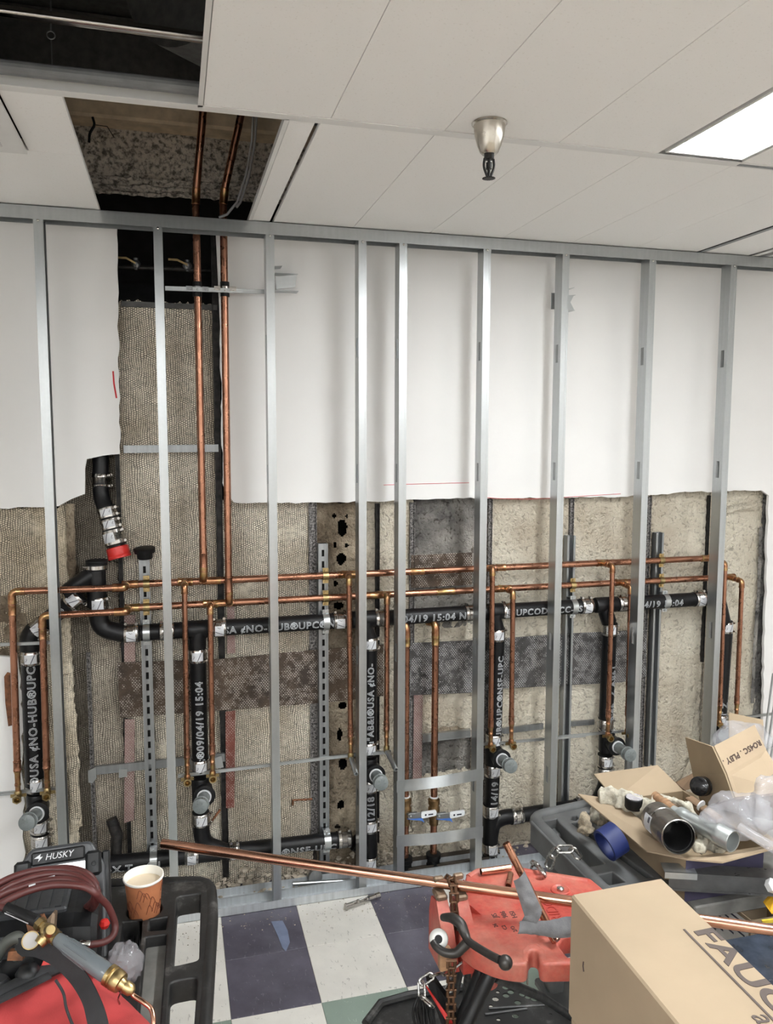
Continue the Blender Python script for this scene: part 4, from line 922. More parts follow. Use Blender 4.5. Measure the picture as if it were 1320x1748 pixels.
# far left pair : header comes forward and turns down
def leftrun(par, fz, hx, fx, fy, cx, cy, bx, by):
    h = H(hx, fz(hx)); f = Vv(fx, fy); c = Vv(cx, cy); b = Vv(bx, by)
    elbow(par, [h+(H(hx+20, fz(hx+20))-h), h, h.lerp(f, .55)], RH, .02)
    elbow(par, [f+(h-f)*.45, f, f+(c-f).normalized()*.045], RH, .02); cpipe(par, f+(c-f).normalized()*.04, c+(f-c).normalized()*.04, .0128)
    dn = (b-c).normalized(); elbow(par, [c+(f-c).normalized()*.045, c, c+dn*.045], .0128, .028); collar(par, c+dn*.05, c+dn*.09, .0128)
    cpipe(par, c+dn*.04, b-dn*.12, .0128); collar(par, b-dn*.14, b-dn*.10, .0128, 'copper')
    mb = MB(); mb.lathe(b-dn*.10, dn, [(0,.0142),(.012,.0105),(.05,.010),(.051,.0115),(.058,.0115),(.06,.0095),(.09,.0095)], 16); obj('reducer_fitting', mb, M['fit'], par)
    mb = MB(); mb.tube([b-dn*.022, b-dn*.016, b+dn*.002, b+dn*.008], [.0105,.013,.013,.008], 14); mb.lathe(b+V((0,.004,0)), (0,-1,-.05), [(0,.011),(.022,.0135),(.024,.017),(.036,.017),(.036,.0115),(.010,.011)], 6); 
    for s in (-1, 1): mb.box((b.x+s*.020-.008, b.y+.004, b.z-.006), (b.x+s*.020+.008, b.y+.008, b.z+.006))
    obj('outlet_fitting', mb, M['brass'], par)
leftrun(up, up_z, 214, 213, 1003, 20, 1010, 31, 1359); leftrun(lo, lo_z, 219, 216, 1044, 72, 1051, 81, 1354)
# risers from the ceiling
ra, rb_ = W(335, 395, .118), W(348, 985, .118)
def riser(par, a, b, fz, hx):
    top = a+(a-b).normalized()*.02; dn = (b-a).normalized()
    h = H(hx, fz(hx)); mb = MB()
    cpipe(par, W(334 if fz is up_z else 381, 340, .118), b+V((0,0,.03)), RH); collar(par, b+V((0,0,.10)), b+V((0,0,.02)), RH, 'copper')
    elbow(par, [b+V((0,0,.04)), b+V((0,0,-.0)), b.lerp(h, .8)], RH, .02)
riser(up, ra, rb_, up_z, 346)
rc, rd = W(383, 395, .118), W(391, 1026, .118); riser(lo, rc, rd, lo_z, 392)
for par, a, top2, nm in ((up, ra, D(348, 186, 2.75), 0), (lo, rc, D(413, 186, 2.75), 1)):
    s = a+V((0, 0, .26)); s2 = W(334 if nm == 0 else 381, 335, .118)
    e = s2+(V((s2.x, .10-.02, 3.20))-s2); q = W(347 if nm == 0 else 413, 190, 0.05); 
    cpipe(par, s2, q+(q-s2)*.6, RH); collar(par, s2-V((0,0,.03)), s2+(q-s2).normalized()*.03, RH)
for par, a, b in ((up, (334,393), (337,393)), (lo, (382,393), (384,393))):
    c = W(a[0]+1, 395, .118); mb = MB(); mb.cyl(c+V((0,0,.012)), c-V((0,0,.012)), RH+.003, 14); obj('rubber_sleeve', mb, M['rubber'], par)
for par, px, py, m_ in ((up, 337, 494, 'galv_d'), (lo, 384, 494, 'chrome')):
    c = W(px, py, .118); mb = MB(); mb.cyl(c+V((0,0,.028)), c-V((0,0,.028)), RH+.003, 16); cl = obj('rubber_sleeve', mb, M['rubber'], par)
    mb = MB(); mb.cyl(c+V((0,0,.010)), c-V((0,0,.010)), RH+.0045, 16); 
    for s in (-1, 1): mb.box((c.x+s*.030-.012, .098, c.z-.008), (c.x+s*.030+.012, .101, c.z+.008)); mb.cyl((c.x+s*.032, .092, c.z), (c.x+s*.032, .099, c.z), .006, 8)
    obj('riser_clamp', mb, M[m_], cl)
for x, fz, par in ((250, up_z, up), (250, lo_z, lo), (556, up_z, up), (556, lo_z, lo), (978, lo_z, lo), (1129, up_z, up), (1129, lo_z, lo)):
    strap_clamp(H(x, fz(x)), (1,0,0), RH+.0008, 'brass', par, .024)
# plastic tubing by the ceiling
mb = MB(); pts = [W(433, 195, .07), W(430, 240, .07), W(420, 300, .07), W(405, 345, .07), W(388, 366, .07), W(374, 371, .08)]; q = []
for i in range(len(pts)-1):
    for k in range(5): q.append(pts[i].lerp(pts[i+1], k/5))
mb.tube(q+[pts[-1]], .005, 10); mb.tube([p_+V((.012, .004, 0)) for p_ in q[:18]], .005, 10); single('plastic_tubing', mb, M['clear'], 'clear plastic tubing hanging beside the copper risers in the ceiling opening', 'tubing')
# two valved pipes
for k, (tx, ty, bx, by, r, lab) in enumerate(((696,1072,690,1478,.0155,'left valved copper pipe, half hidden behind the stud'), (744,1070,740,1478,.0155,'right valved copper pipe, fully in view in the valve bay'))):
    yv = .105; t, b = W(tx, ty, yv), W(bx, by, yv); 
    if k == 0: t.x = b.x = W(693, 1250, yv).x
    o = thing('valved_copper_pipe', lab, 'pipe', (b.x, yv, 0.01), 'valved copper pipes'); dn = (b-t).normalized()
    back = t+V((-.02, .045, .014)); elbow(o, [back, t+V((0,0,.014)), t-V((0,0,.05))], r, .026); cpipe(o, t-V((0,0,.03)), b, r-.0005); collar(o, t-V((0,0,.08)), t-V((0,0,.045)), r)
    vz = W(bx, 1385, yv).z; c = t.lerp(b, (t.z-vz)/(t.z-b.z))
    mb = MB(); mb.lathe(c, (0,0,1), [(-.062,.016),(-.06,.020),(-.035,.021),(-.03,.024),(-.018,.026),(.018,.026),(.024,.022),(.034,.022),(.036,.026),(.056,.026),(.058,.022),(.064,.019)], 8 if False else 20); vb = obj('valve_body', mb, simple('bronze_valve', (.30,.19,.09), .4, .9, .25, 40) if k == 0 else bpy.data.materials['bronze_valve'], o)
    mb = MB(); mb.lathe(c+V((0,0,.064)), (0,0,1), [(0,.019),(.003,.020),(.006,.018)], 18); obj('white_ring', mb, M['whitelev'], vb)
    mb = MB(); mb.cyl(c+V((.004,-.02,0)), c+V((.006,-.052,0)), .007, 10); mb.ball(c+V((.006,-.058,.004)), .006, 8); obj('valve_stem', mb, M['galv'], vb)
    mb = MB(); y0_ = c.y-.052; mb.bbox((c.x-.004, y0_-.002, c.z-.013), (c.x+.062, y0_+.002, c.z+.013), .002); mb.bbox((c.x+.002, y0_-.001, c.z+.011), (c.x+.04, y0_+.012, c.z+.014), .001); obj('lever_plate', mb, M['galv_d'], vb)
    mb = MB(); q = [(c.x-.006, c.z-.010), (c.x+.055, c.z-.024), (c.x+.070, c.z-.034), (c.x+.064, c.z-.020), (c.x+.062, c.z-.012)]; mb.sheet([V((a_, y0_-.004, z_)) for a_, z_ in q][::-1], (0,1,0), .012); obj('blue_lever', mb, M['bluelev'], vb, smooth=False)
    x0_, x1_ = c.x+.056, c.x+.122; lp = round_poly([(x0_, c.z-.012), (x1_, c.z-.010+.004), (x1_, c.z+.016), (x0_, c.z+.014)], .008, 4); vs, fs = flat_shape([lp], .010, .002)
    mb = MB(); mb.add([V((p_.x, y0_-.008+p_.z, p_.y)) for p_ in vs], fs); gp = obj('lever_grip', mb, M['whitelev'], vb)
    mb = MB(); mb.box((x0_+.030, y0_-.0086, c.z-.001), (x0_+.052, y0_-.008, c.z+.005)); mb.lathe((x0_+.018, y0_-.008, c.z+.002), (0,-1,0), [(0,.0045),(.0006,.0045)], 10); obj('grip_print', mb, M['inkb'], vb, smooth=False)
    mb = MB(); mb.lathe((b.x, yv, .012), (0,0,1), [(0,.032),(.02,.032),(.024,.028),(.045,.028),(.05,.033),(.068,.033),(.072,.022)], 22); obj('rubber_base', mb, M['rubber'], o)
mb = MB(); a = G(690, 1487, .02); b = G(790, 1462, .02); a.y = .092; b.y = .10; mb.box((a.x, .078, .008), (b.x+.1, .082, .042)); mb.box((a.x, .078, .008), (b.x+.1, .15, .012)); mb.box((a.x, .148, .012), (b.x+.06, .152, .05)); o = single('floor_bracket', mb, simple('brown_painted_steel', (.085,.07,.055), .45, .4, .2, 20), 'dark brown steel angle on the floor clamping the valved pipes', 'bracket', smooth=False); o.location.z = .008
# small items in the slot at top : dim old valves on a pipe
o = thing('old_valve_pipe', 'dim dark pipe with two small lever valves in the black slot under the top track', 'pipe', W(270, 456, .34))
mb = MB(); mb.cyl(W(190, 455, .34), W(362, 462, .34), .010, 12); obj('dark_pipe', mb, M['dark_metal'], o)
for px, py in ((232, 452), (320, 455)):
    c = W(px, py, .34); mb = MB(); mb.ball(c, .020, 10); mb.cyl(c-V((0,0,.02)), c+V((0,0,.026)), .009, 10); mb.cyl(c, c+V((0,-.03,0)), .006, 8); obj('valve_body', mb, M['galv_d'], o)
    mb = MB(); d = V((-.035 if px < 300 else -.04, -.03, .018)); mb.sheet([c+V((0,-.03,.004)), c+d+V((0,0,.004)), c+d+V((-.035,0,0))+V((0,0,.004)), c+d+V((-.035,0,-.004)), c+d-V((0,0,.004)), c+V((0,-.03,-.004))], (0,-1,0), .003); obj('lever', mb, M['brass'], o, smooth=False)
mb = MB(); a = W(208, 516, .24); mb.box((a.x, .205, a.z-.02), (W(370,516,.24).x, .29, a.z)); obj('sill_strip', mb, M['duct'], wb, smooth=False)
# bundle of steel rods leaning at the far right
for k, (a, b) in enumerate((((1320,1150),(1302,1290)), ((1330,1150),(1308,1295)), ((1340,1155),(1316,1295)))):
    mb = MB(); mb.cyl(W(*a, -.12), W(*b, -.30), .0045, 8); single('steel_rod', mb, M['galv'], ('left one','middle one','right one')[k]+' of the thin bright steel rods leaning at the far right edge', 'rod', 'steel rods leaning at the right')
# ================================================================== left cart and what lies on it
LZ = .83
def gp(lst, z): return [(G(a, b, z).x, G(a, b, z).y) for a, b in lst]
lc = thing('utility_cart', 'black scuffed plastic utility cart with an open handle end, at the lower left', 'cart', (-.45, -1.5, 0))
cup_c = G(245, 1494, .915)
x_tr = G(168, 1600, LZ).x
holeA = round_poly(gp([(300,1529),(346,1522),(343,1640),(291,1652)], LZ), .016)
holeB = round_poly(gp([(287,1674),(341,1664),(332,1790),(280,1800)], LZ), .02)
rec1 = round_poly(gp([(207,1572),(244,1568),(240,1625),(196,1632)], LZ), .008)
rec2 = round_poly(gp([(253,1568),(290,1562),(286,1588),(250,1591)], LZ), .006)
chan = round_poly(gp([(246,1598),(288,1592),(273,1800),(226,1810)], LZ), .010)
cupr = [(cup_c.x+.044*cos(a), cup_c.y+.044*sin(a)) for a in [2*pi*k/28 for k in range(28)]]
outer = round_poly(gp([(168,1516),(345,1505),(358,1512),(362,1560),(345,1820),(172,1845)], LZ), .012)
vs, fs = flat_shape([outer, holeA, holeB, rec1, rec2, chan, cupr], .052, .004)
mb = MB(); mb.add([v+V((0,0,LZ-.052)) for v in vs], fs); obj('handle_frame', mb, M['cartblk'], lc, angle=50)
# trough and pocket floors
for lp, dz, nm in ((chan, .030, 'trough_floor'), (rec2, .040, 'pocket_floor')):
    vs, fs = flat_shape([lp], .004, 0); mb = MB(); mb.add([v+V((0,0,LZ-dz)) for v in vs], fs); obj(nm, mb, M['carttop'] if nm[0] == 't' else M['cartblk'], lc, smooth=False)
mb = MB(); q = gp([(212,1575),(242,1570),(240,1592),(208,1598)], LZ); mb.sheet([V((a, b, LZ-.045)) for a, b in q], (0,0,-1), .004)
for k in range(3): a = G(228+k*8, 1596, LZ-.045); b = G(214+k*10, 1628, LZ-.045); mb.box((a.x-.0025, b.y, LZ-.05), (a.x+.002, a.y+.01, LZ-.035))
obj('pocket_rib', mb, M['cartblk'], lc, smooth=False)
mb = MB(); mb.lathe((cup_c.x, cup_c.y, LZ-.056), (0,0,1), [(0,.046),(.006,.046)], 28); obj('cup_well', mb, M['cartblk'], lc)
rim = fillet([G(-300,1530,LZ-.012), G(168,1512,LZ-.012), G(358,1506,LZ-.012), G(362,1560,LZ-.012), G(344,1820,LZ-.012)], .045, 7)
mb = MB(); mb.tube(rim, .0155, 14); obj('handle_bar', mb, M['cartblk'], lc)
yA = G(168,1516,LZ).y; yB_ = -1.98; xL = -1.05; xR = x_tr+.01
mb = MB(); mb.bbox((xL, yB_, .775), (xR, yA, .79), .003); obj('top_shelf', mb, M['cartblk'], lc, smooth=False)
mb = MB(); mb.bbox((xR-.016, yB_, .79), (xR, yA, LZ-.002), .003); mb.bbox((xL, yA-.03, .79), (xR, yA-.012, LZ-.002), .003); obj('shelf_rim', mb, M['cartblk'], lc, smooth=False)
mb = MB(); mb.bbox((xL, yB_, .20), (xR, yA, .23), .005); obj('lower_shelf', mb, M['cartblk'], lc, smooth=False)
for x, y in ((xL+.03, yA-.04), (xR-.04, yA-.04), (xL+.03, yB_+.04), (xR-.04, yB_+.04)):
    mb = MB(); mb.bbox((x-.025, y-.025, .10), (x+.025, y+.025, .776), .008); obj('post', mb, M['cartblk'], lc, smooth=False)
    mb = MB(); mb.cyl((x-.012, y, .05), (x+.012, y, .05), .05, 20); mb.box((x-.02, y-.02, .05), (x-.014, y+.02, .11)); mb.box((x+.014, y-.02, .05), (x+.02, y+.02, .11)); obj('caster', mb, M['rubber'], lc)
# cup
o = thing('coffee_cup', 'brown patterned paper coffee cup, nearly full, standing in the cart\'s cup well', 'cup', (cup_c.x, cup_c.y, LZ-.049))
z0 = LZ-.049; hC = .915-z0; cx, cy = cup_c.x, cup_c.y
mb = MB(); mb.lathe((cx, cy, z0), (0,0,1), [(0,.030),(.002,.0312),(hC-.006,.0430)], 36, (True, False)); obj('cup_sleeve', mb, M['cuppaper'], o)
mb = MB(); mb.lathe((cx, cy, z0), (0,0,1), [(hC-.0065,.0428),(hC-.006,.0446),(hC-.003,.0462),(hC,.0454),(hC+.0005,.0436),(hC-.003,.0422),(hC-.022,.0405)], 36, (False, False)); obj('rolled_rim', mb, M['cupwhite'], o)
mb = MB(); mb.lathe((cx, cy, z0+hC-.020), (0,0,1), [(0,.0408),(.001,.0408)], 36); obj('coffee', mb, M['coffee'], o)
r9 = random.Random(4)
for k in range(16):
    mb = MB(); a0 = -2.95+k*.17; h0 = r9.uniform(.045, .105); pts = []
    for j in range(16):
        t = j/15; sw = 1.6*t*t; hh = h0+.016*sin(t*2.4)+.012*t*sin(sw*4); aa = a0+.35*t-.16*t*t*cos(sw*3); rr = .0312+(.0118)*(hh/(hC-.006))+.0007
        pts.append((cx+rr*cos(aa), cy+rr*sin(aa), z0+hh))
    mb.tube(pts, .0007, 5, up=(0,0,1)); obj('scroll_pattern', mb, M['cupline'], o)
# work light
cL = D(106, 1500, 1.74); 
RL = Matrix.Translation((cL.x, cL.y-.085, .79)) @ Matrix.Rotation(radians(4), 4, 'Z') @ Matrix.Rotation(radians(-32), 4, 'X')
def tr(Mx, mb): mb.v = [Mx @ p for p in mb.v]; return mb
o = thing('work_light', 'black flood light with a white reflector panel, behind the coiled red hose', 'light', (cL.x, cL.y, .79))
w2, hL = .084, .262
mb = MB(); lp = round_poly([(-w2-.004, .02), (w2+.006, .02), (w2+.006, hL-.05), (w2-.02, hL-.002), (-w2+.03, hL), (-w2-.004, hL-.045)], .008)
vs, fs = flat_shape([lp], .055, .006); mb.add([V((p.x, p.z-.0275, p.y)) for p in vs], fs); tr(RL, mb); obj('housing', mb, M['tool_gry'], o)
mb = MB(); lp = [(-w2+.022, .10), (w2-.020, .10), (w2-.026, hL-.036), (-w2+.034, hL-.036)]; vs, fs = flat_shape([round_poly(lp, .006)], .004, 0); mb.add([V((p.x, p.z-.032, p.y)) for p in vs], fs); tr(RL, mb); obj('reflector', mb, simple('silvery_reflector', (.72,.73,.75), .3, .3, .15, 14), o, smooth=False)
for s in (-1, 1):
    mb = MB(); mb.bbox((s*(w2-.012)-.018, -.038, hL-.070), (s*(w2-.012)+.016, -.022, hL-.018), .006); mb.lathe((s*(w2-.012), -.038, hL-.046), (0,-1,0), [(0,.008),(.003,.008),(.0032,.005),(.001,.004)], 12); tr(RL, mb); obj('corner_guard', mb, M['tool_blk'], o)
mb = MB(); mb.bbox((-w2+.028, -.036, hL-.032), (w2-.03, -.028, hL-.004), .004); tr(RL, mb); obj('top_bezel', mb, M['tool_blk'], o, smooth=False)
vs, fs = text_mesh('HUSKY', .018, None, .0006, .25, 1.0); wt = max(v.x for v in vs); mb = MB(); mb.add([V((v.x-wt/2+.002, -.0368-v.z, v.y+hL-.023)) for v in vs], fs)
mb.sheet([V((-wt/2-.020, -.037, hL-.017)), V((-wt/2-.006, -.037, hL-.009)), V((-wt/2-.008, -.037, hL-.015)), V((-wt/2-.002, -.037, hL-.015)), V((-wt/2-.012, -.037, hL-.025)), V((-wt/2-.010, -.037, hL-.018))], (0,-1,0), .0006)
tr(RL, mb); obj('brand_lettering', mb, M['sticker'], o, smooth=False)
mb = MB(); mb.bbox((w2+.004, -.02, .06), (w2+.022, .035, hL-.02), .004); tr(RL, mb); obj('side_handle', mb, M['tool_blk'], o, smooth=False)
# black tool case
o = thing('tool_case', 'black moulded tool case with angular ribs, under the coiled red hose', 'case', (-.45, -1.45, .79))
xr2 = G(168, 1560, .95).x; yb2 = -1.335; yf2 = -1.50
prof = [(yb2, .79), (yf2, .79), (yf2-.004, .90), (yf2+.02, .955), (yf2+.05, .968), (yb2-.01, .968), (yb2, .95)]
mb = MB(); rings = []
for x, s in ((-.95, 0), (xr2-.045, 0), (xr2-.012, .018), (xr2, .045)):
    cyy = (yb2+yf2)/2; rings.append([V((x, cyy+(y-cyy)*(1-s*2.2), .79+(z-.79)*(1-s*(2.0)))) for y, z in prof])
mb.loft(rings, True, True); obj('case_shell', mb, M['tool_blk'], o, smooth=False)
for (x0, x1, z0_, z1_) in ((xr2-.36, xr2-.14, .875, .89), (xr2-.22, xr2-.06, .925, .938), (xr2-.10, xr2-.045, .85, .92), (xr2-.5, xr2-.4, .86, .93)):
    mb = MB(); mb.bbox((x0, yf2-.010, z0_), (x1, yf2+.006 if z0_ < .9 else yf2+.025, z1_), .003); obj('moulded_rib', mb, M['tool_gry'], o, smooth=False)
mb = MB(); mb.bbox((xr2-.30, yf2+.055, .964), (xr2-.06, yb2-.02, .978), .004)
for k in range(10): mb.box((xr2-.29+k*.023, yf2+.06, .978), (xr2-.278+k*.023, yb2-.025, .981))
obj('top_grip', mb, M['tool_gry'], o, smooth=False)
mb = MB(); q = [V((xr2-.028+dx, yf2-.006, .80+dz)) for dx, dz in ((0,0),(.022,0),(.022,.075),(0,.075))]; mb.tube(fillet(q+[q[0]], .008), .0028, 8); obj('wire_latch', mb, M['dark_metal'], o)
mb = MB(); mb.ball((xr2+.012, yf2+.055, .93), .011, 8); obj('red_tab', mb, M['redcap'], o)
# hose
mb_all = []
ho = thing('gas_hose', 'dark red rubber gas hose coiled over the tool case and flood light', 'hose', (D(90, 1530, 1.62).x, D(90, 1530, 1.62).y, .98))
def smooth_path(pts, k=7):
    out = []; n = len(pts)
    for i in range(n-1):
        p0, p1, p2, p3 = pts[max(0, i-1)], pts[i], pts[i+1], pts[min(n-1, i+2)]
        for j in range(k):
            t = j/k; out.append(.5*((2*p1)+(-p0+p2)*t+(2*p0-5*p1+4*p2-p3)*t*t+(-p0+3*p1-3*p2+p3)*t**3))
    return out+[pts[-1]]
for pts in ([(-60,1560,1.5),(-20,1520,1.56),(30,1494,1.60),(85,1484,1.62),(135,1490,1.62),(160,1508,1.60),(166,1530,1.60),(150,1560,1.66)],
            [(-60,1574,1.5),(-10,1530,1.54),(30,1506,1.58),(85,1492,1.60),(130,1496,1.60),(157,1515,1.585),(160,1535,1.60),(140,1555,1.68)],
            [(-60,1580,1.49),(-15,1538,1.52),(25,1518,1.56),(70,1505,1.58),(120,1502,1.58),(158,1520,1.57),(164,1540,1.60),(150,1560,1.68)],
            [(-60,1592,1.48),(-10,1550,1.50),(40,1524,1.54),(90,1511,1.56),(140,1513,1.56),(162,1524,1.56),(172,1534,1.58),(185,1548,1.60),(196,1575,1.61),(194,1595,1.60),(178,1608,1.585),(150,1613,1.57)],
            [(-40,1536,1.57),(20,1502,1.62),(70,1487,1.64),(115,1482,1.65),(150,1492,1.65),(165,1512,1.65)]):
    mb = MB(); mb.tube(smooth_path([D(*p) for p in pts]), .0068, 12); obj('hose_loop', mb, M['hose'], ho)
mb = MB(); mb.tube([D(152, 1613, 1.57), D(140, 1611, 1.565), D(136, 1610, 1.565)], [.0078,.0078,.006], 12); obj('hose_ferrule', mb, M['chrome'], ho)
for a, b, t in ((88,1499,1.587),(55,1513,1.567)): q = D(a, b, t); mb = MB(); mb.cyl(q-V((.006,0,0)), q+V((.006,.001,.001)), .0035, 8); obj('hose_label', mb, M['sticker'], ho)
# torch
to = thing('gas_torch', 'grey handled brazing torch with brass fittings lying across the red bag', 'torch', (D(150,1640,1.45).x, D(150,1640,1.45).y, .93))
mb = MB(); mb.tube(smooth_path([D(-30,1550,1.50), D(0,1548,1.49), D(12,1552,1.485)]), .007, 12); obj('hose_end', mb, M['hose'], to)
mb = MB(); mb.tube([D(8,1548,1.485), D(10,1549,1.485), D(62,1572,1.46), D(66,1575,1.46)], [.008,.010,.011,.009], 14); sl = obj('hose_sleeve', mb, M['rubber'], to)
mb = MB(); d0 = (D(62,1572,1.46)-D(10,1549,1.485)).normalized(); sd = d0.cross(V((0,0,1))).normalized()
for k in range(26):
    for j in (-1, 0, 1):
        q = D(14,1551,1.483)+d0*(.003+k*.0022)-_f*.0100+sd*j*.0045+V((0,0,-.000)); mb.box((q.x-.0005, q.y-.0004, q.z-.0008), (q.x+.0005, q.y+.0004, q.z+.0008))
mb.box
pr = obj('sleeve_print', mb, M['sticker'], sl, smooth=False); pr['kind'] = 'stuff'
H0, H1 = D(97,1602,1.44), D(186,1664,1.40); hd_ = (H1-H0).normalized(); L = (H1-H0).length
mb = MB(); a = D(64,1573,1.46); mb.lathe(a, (D(90,1597,1.445)-a), [(0,.008),(.002,.012),(.012,.012),(.013,.009),(.022,.009)], 6); mb.lathe(a, (D(90,1597,1.445)-a), [(.018,.010),(.024,.013),(.032,.014),(.038,.011)], 18); mb.lathe(H0-hd_*.022, hd_, [(0,.010),(.006,.013),(.014,.014),(.015,.012),(.022,.013)], 20); obj('brass_fitting', mb, M['brass'], to)
mb = MB(); a = D(84,1592,1.445); b = D(66,1612,1.43); mb.tube([a, a.lerp(b, .6), a.lerp(b, .61), b], [.009,.009,.012,.010], 14); b2 = D(60,1617,1.43); mb.lathe(a+(a-b).normalized()*-.0, V((.2,-.7,.6)), [(0,.010),(.02,.012),(.028,.008)], 14); obj('valve_body', mb, M['brass'], to)
gc = D(53,1606,1.435); gd = (CAM-gc).normalized()+V((-.15,0,.25)); mb = MB(); mb.lathe(gc, gd, [(-.012,.010),(-.010,.0145),(.003,.0155),(.005,.0155),(.005,.0135)], 24, (True, False)); gg = obj('pressure_gauge', mb, M['brass'], to)
mb = MB(); mb.lathe(gc, gd, [(.003,.0136),(.0042,.0136)], 24); obj('gauge_face', mb, M['glass'], gg)
mb = MB(); mb.lathe(H0, hd_, [(0,.0105),(.004,.0118),(.02,.0128),(.05,.0142),(.085,.0156),(L-.012,.0165),(L-.004,.0160),(L,.015)], 28)
for k in range(8):
    an = 2*pi*k/8; t_ = V((0,0,1)).cross(hd_).normalized(); u_ = hd_.cross(t_); d = t_*cos(an)+u_*sin(an); mb.tube([H0+hd_*.022+d*.0125, H0+hd_*.028+d*.0132, H0+hd_*.075+d*.0150, H0+hd_*.08+d*.0150], [.0006,.0014,.0014,.0006], 6)
obj('torch_handle', mb, M['torch'], to)
mb = MB(); mb.lathe(H1-hd_*.002, hd_, [(0,.016),(.001,.0185),(.008,.0185),(.009,.017),(.011,.0185),(.013,.017),(.015,.0185),(.024,.018),(.030,.0165),(.031,.0125)], 26); mb.lathe(H1+hd_*.026, hd_, [(0,.013),(.006,.010),(.012,.009),(.013,.011),(.024,.0105),(.030,.005)], 16); obj('brass_collar', mb, M['brass'], to)
mb = MB(); a = H1+hd_*.050; mb.tube(smooth_path([a, D(228,1699,1.385), D(247,1712,1.375), D(258,1722,1.37), D(262,1738,1.36), D(262,1760,1.35), D(262,1790,1.345)]), .0042, 12); obj('torch_tip', mb, M['copper_b'], to)
mb = MB(); q = D(208,1690,1.40); mb.tube(fillet([q, D(205,1697,1.40), D(201,1706,1.40), D(204,1714,1.41)], .01), .0016, 6); obj('hanging_hook', mb, M['chrome'], to)
# red bag
bg = thing('tool_bag', 'red cloth tool bag with black strap and zip, at the lower left corner', 'bag', (-.42, -1.75, .79))
zt = .925; Apt, Bpt = G(-40,1722,zt), G(110,1650,zt); dx_ = (Bpt-Apt).normalized(); ny = V((dx_.y, -dx_.x, 0))
def bp(u, v, z): q = Bpt+dx_*u+ny*v; return V((q.x, q.y, z))
mb = MB(); rows_ = []
NU, NV = 34, 26
for i in range(NV+1):
    v = -.004+.34*i/NV; row = []
    for j in range(NU+1):
        u = -.42+.52*j/NU
        e = min(1, (j)/6)*min(1, (NU-j)/7); f = min(1, (NV-i)/6)
        ee = math.sqrt(max(0, 1-(1-e)**2)); ff = math.sqrt(max(0, 1-(1-f)**2)); ss = .5+.5*min(1, i/4)
        wr = .010*noise.noise(V((u*9, v*13, 0)))+.006*noise.noise(V((u*26, v*20, 3)))+.007*sin((u+v*.8)*38)*min(1, i/8)
        z = .79+(zt-.79-.004)*ee*ff+(wr-.012)*ee*ff*min(1, i/5); row.append(bp(u, v, max(.791, z)))
    rows_.append(row)
mb.loft(rows_, False); n0 = len(mb.v); edge = rows_[0]+[r_[-1] for r_ in rows_[1:]]+rows_[-1][::-1][1:]+[r_[0] for r_ in rows_[::-1][1:-1]]
mb.loft([[V((p.x, p.y, .791)) for p in edge], edge], True); obj('bag_body', mb, M['bagred'], bg, angle=70)
mb = MB(); mb.tube(smooth_path([bp(-.42,.010,zt+.004), bp(-.2,.008,zt+.008), bp(-.05,.006,zt+.012), bp(.02,.012,zt+.008), bp(.05,.05,zt+.003)]), .018, 12, flat=.6, up=(0,0,1)); mb.tube(smooth_path([bp(-.42,.034,zt+.012), bp(-.2,.03,zt+.016), bp(-.04,.03,zt+.018)]), .010, 10, flat=.4, up=(0,0,1)); obj('zip_band', mb, M['web'], bg)
def ribbon(par, pts, wd, nm, m, up, th_=.002):
    q = smooth_path([D(*p) for p in pts]); mb = MB(); rg = []
    for i, p in enumerate(q):
        t = (q[min(i+1, len(q)-1)]-q[max(i-1, 0)]).normalized(); s = t.cross(V(up)).normalized()*wd/2; n = s.cross(t).normalized()*th_
        rg.append([p-s, p+s, p+s+n, p-s+n])
    mb.loft(rg, True, True); return obj(nm, mb, m, par, angle=60)
ribbon(bg, [(28,1617,1.50),(60,1617,1.475),(95,1632,1.45),(125,1658,1.425),(148,1690,1.40),(162,1725,1.375),(172,1765,1.36),(180,1800,1.35)], .036, 'carry_strap', M['web'], -_f)
mb = MB(); mb.tube(smooth_path([D(95,1673,1.395), D(108,1695,1.385), D(113,1720,1.375), D(122,1745,1.36), D(135,1775,1.35)]), .0026, 8); obj('piping', mb, M['web'], bg)
# bag interior and the tools in it
mb = MB(); mb.box(bp(-.42,-.12,.79)-V((0,0,0)), bp(-.42,-.12,.79)+V((.001,.001,.001))) if False else None
mb = MB(); w_ = [bp(-.42,-.004,.79), bp(.05,-.004,.79), bp(.05,-.004,zt-.004), bp(-.42,-.004,zt-.004)]; mb.sheet(w_, -ny, .003); obj('bag_lining', mb, M['web'], bg, smooth=False)
o = thing('drill_tool', 'black and red power tool poking out of the open red bag', 'tool', bp(-.22, -.05, .80)); 
mb = MB(); a = bp(-.20,-.045,.80); mb.tube(smooth_path([a, D(20,1690,1.56), D(25,1650,1.56), D(70,1625,1.56)]), [.030]*22, 14); obj('tool_body', mb, M['tool_blk'], o)
mb = MB(); mb.sheet([D(86,1608,1.505), D(98,1606,1.505), D(96,1640,1.495), D(84,1668,1.485), D(70,1650,1.49)], _f, .012); obj('red_trim', mb, M['redcap'], o, smooth=False)
mb = MB(); mb.sheet([D(14,1625,1.50), D(40,1622,1.50), D(38,1640,1.49), D(12,1640,1.49)], _f, .012); obj('label_block', mb, M['rust'], o, smooth=False)
mb = MB(); mb.tube(smooth_path([D(-10,1640,1.50), D(8,1612,1.50), D(30,1600,1.50), D(38,1615,1.51), D(25,1635,1.51)]), .011, 10); obj('tool_grip', mb, simple('olive_grey_grip', (.075,.08,.07), .5), o)
mb = MB(); mb.sheet([D(72,1580,1.50), D(90,1558,1.51), D(94,1560,1.51), D(92,1586,1.50), D(80,1600,1.49)], _f, .012); obj('tan_jaw', mb, M['jaw'], o, smooth=False)
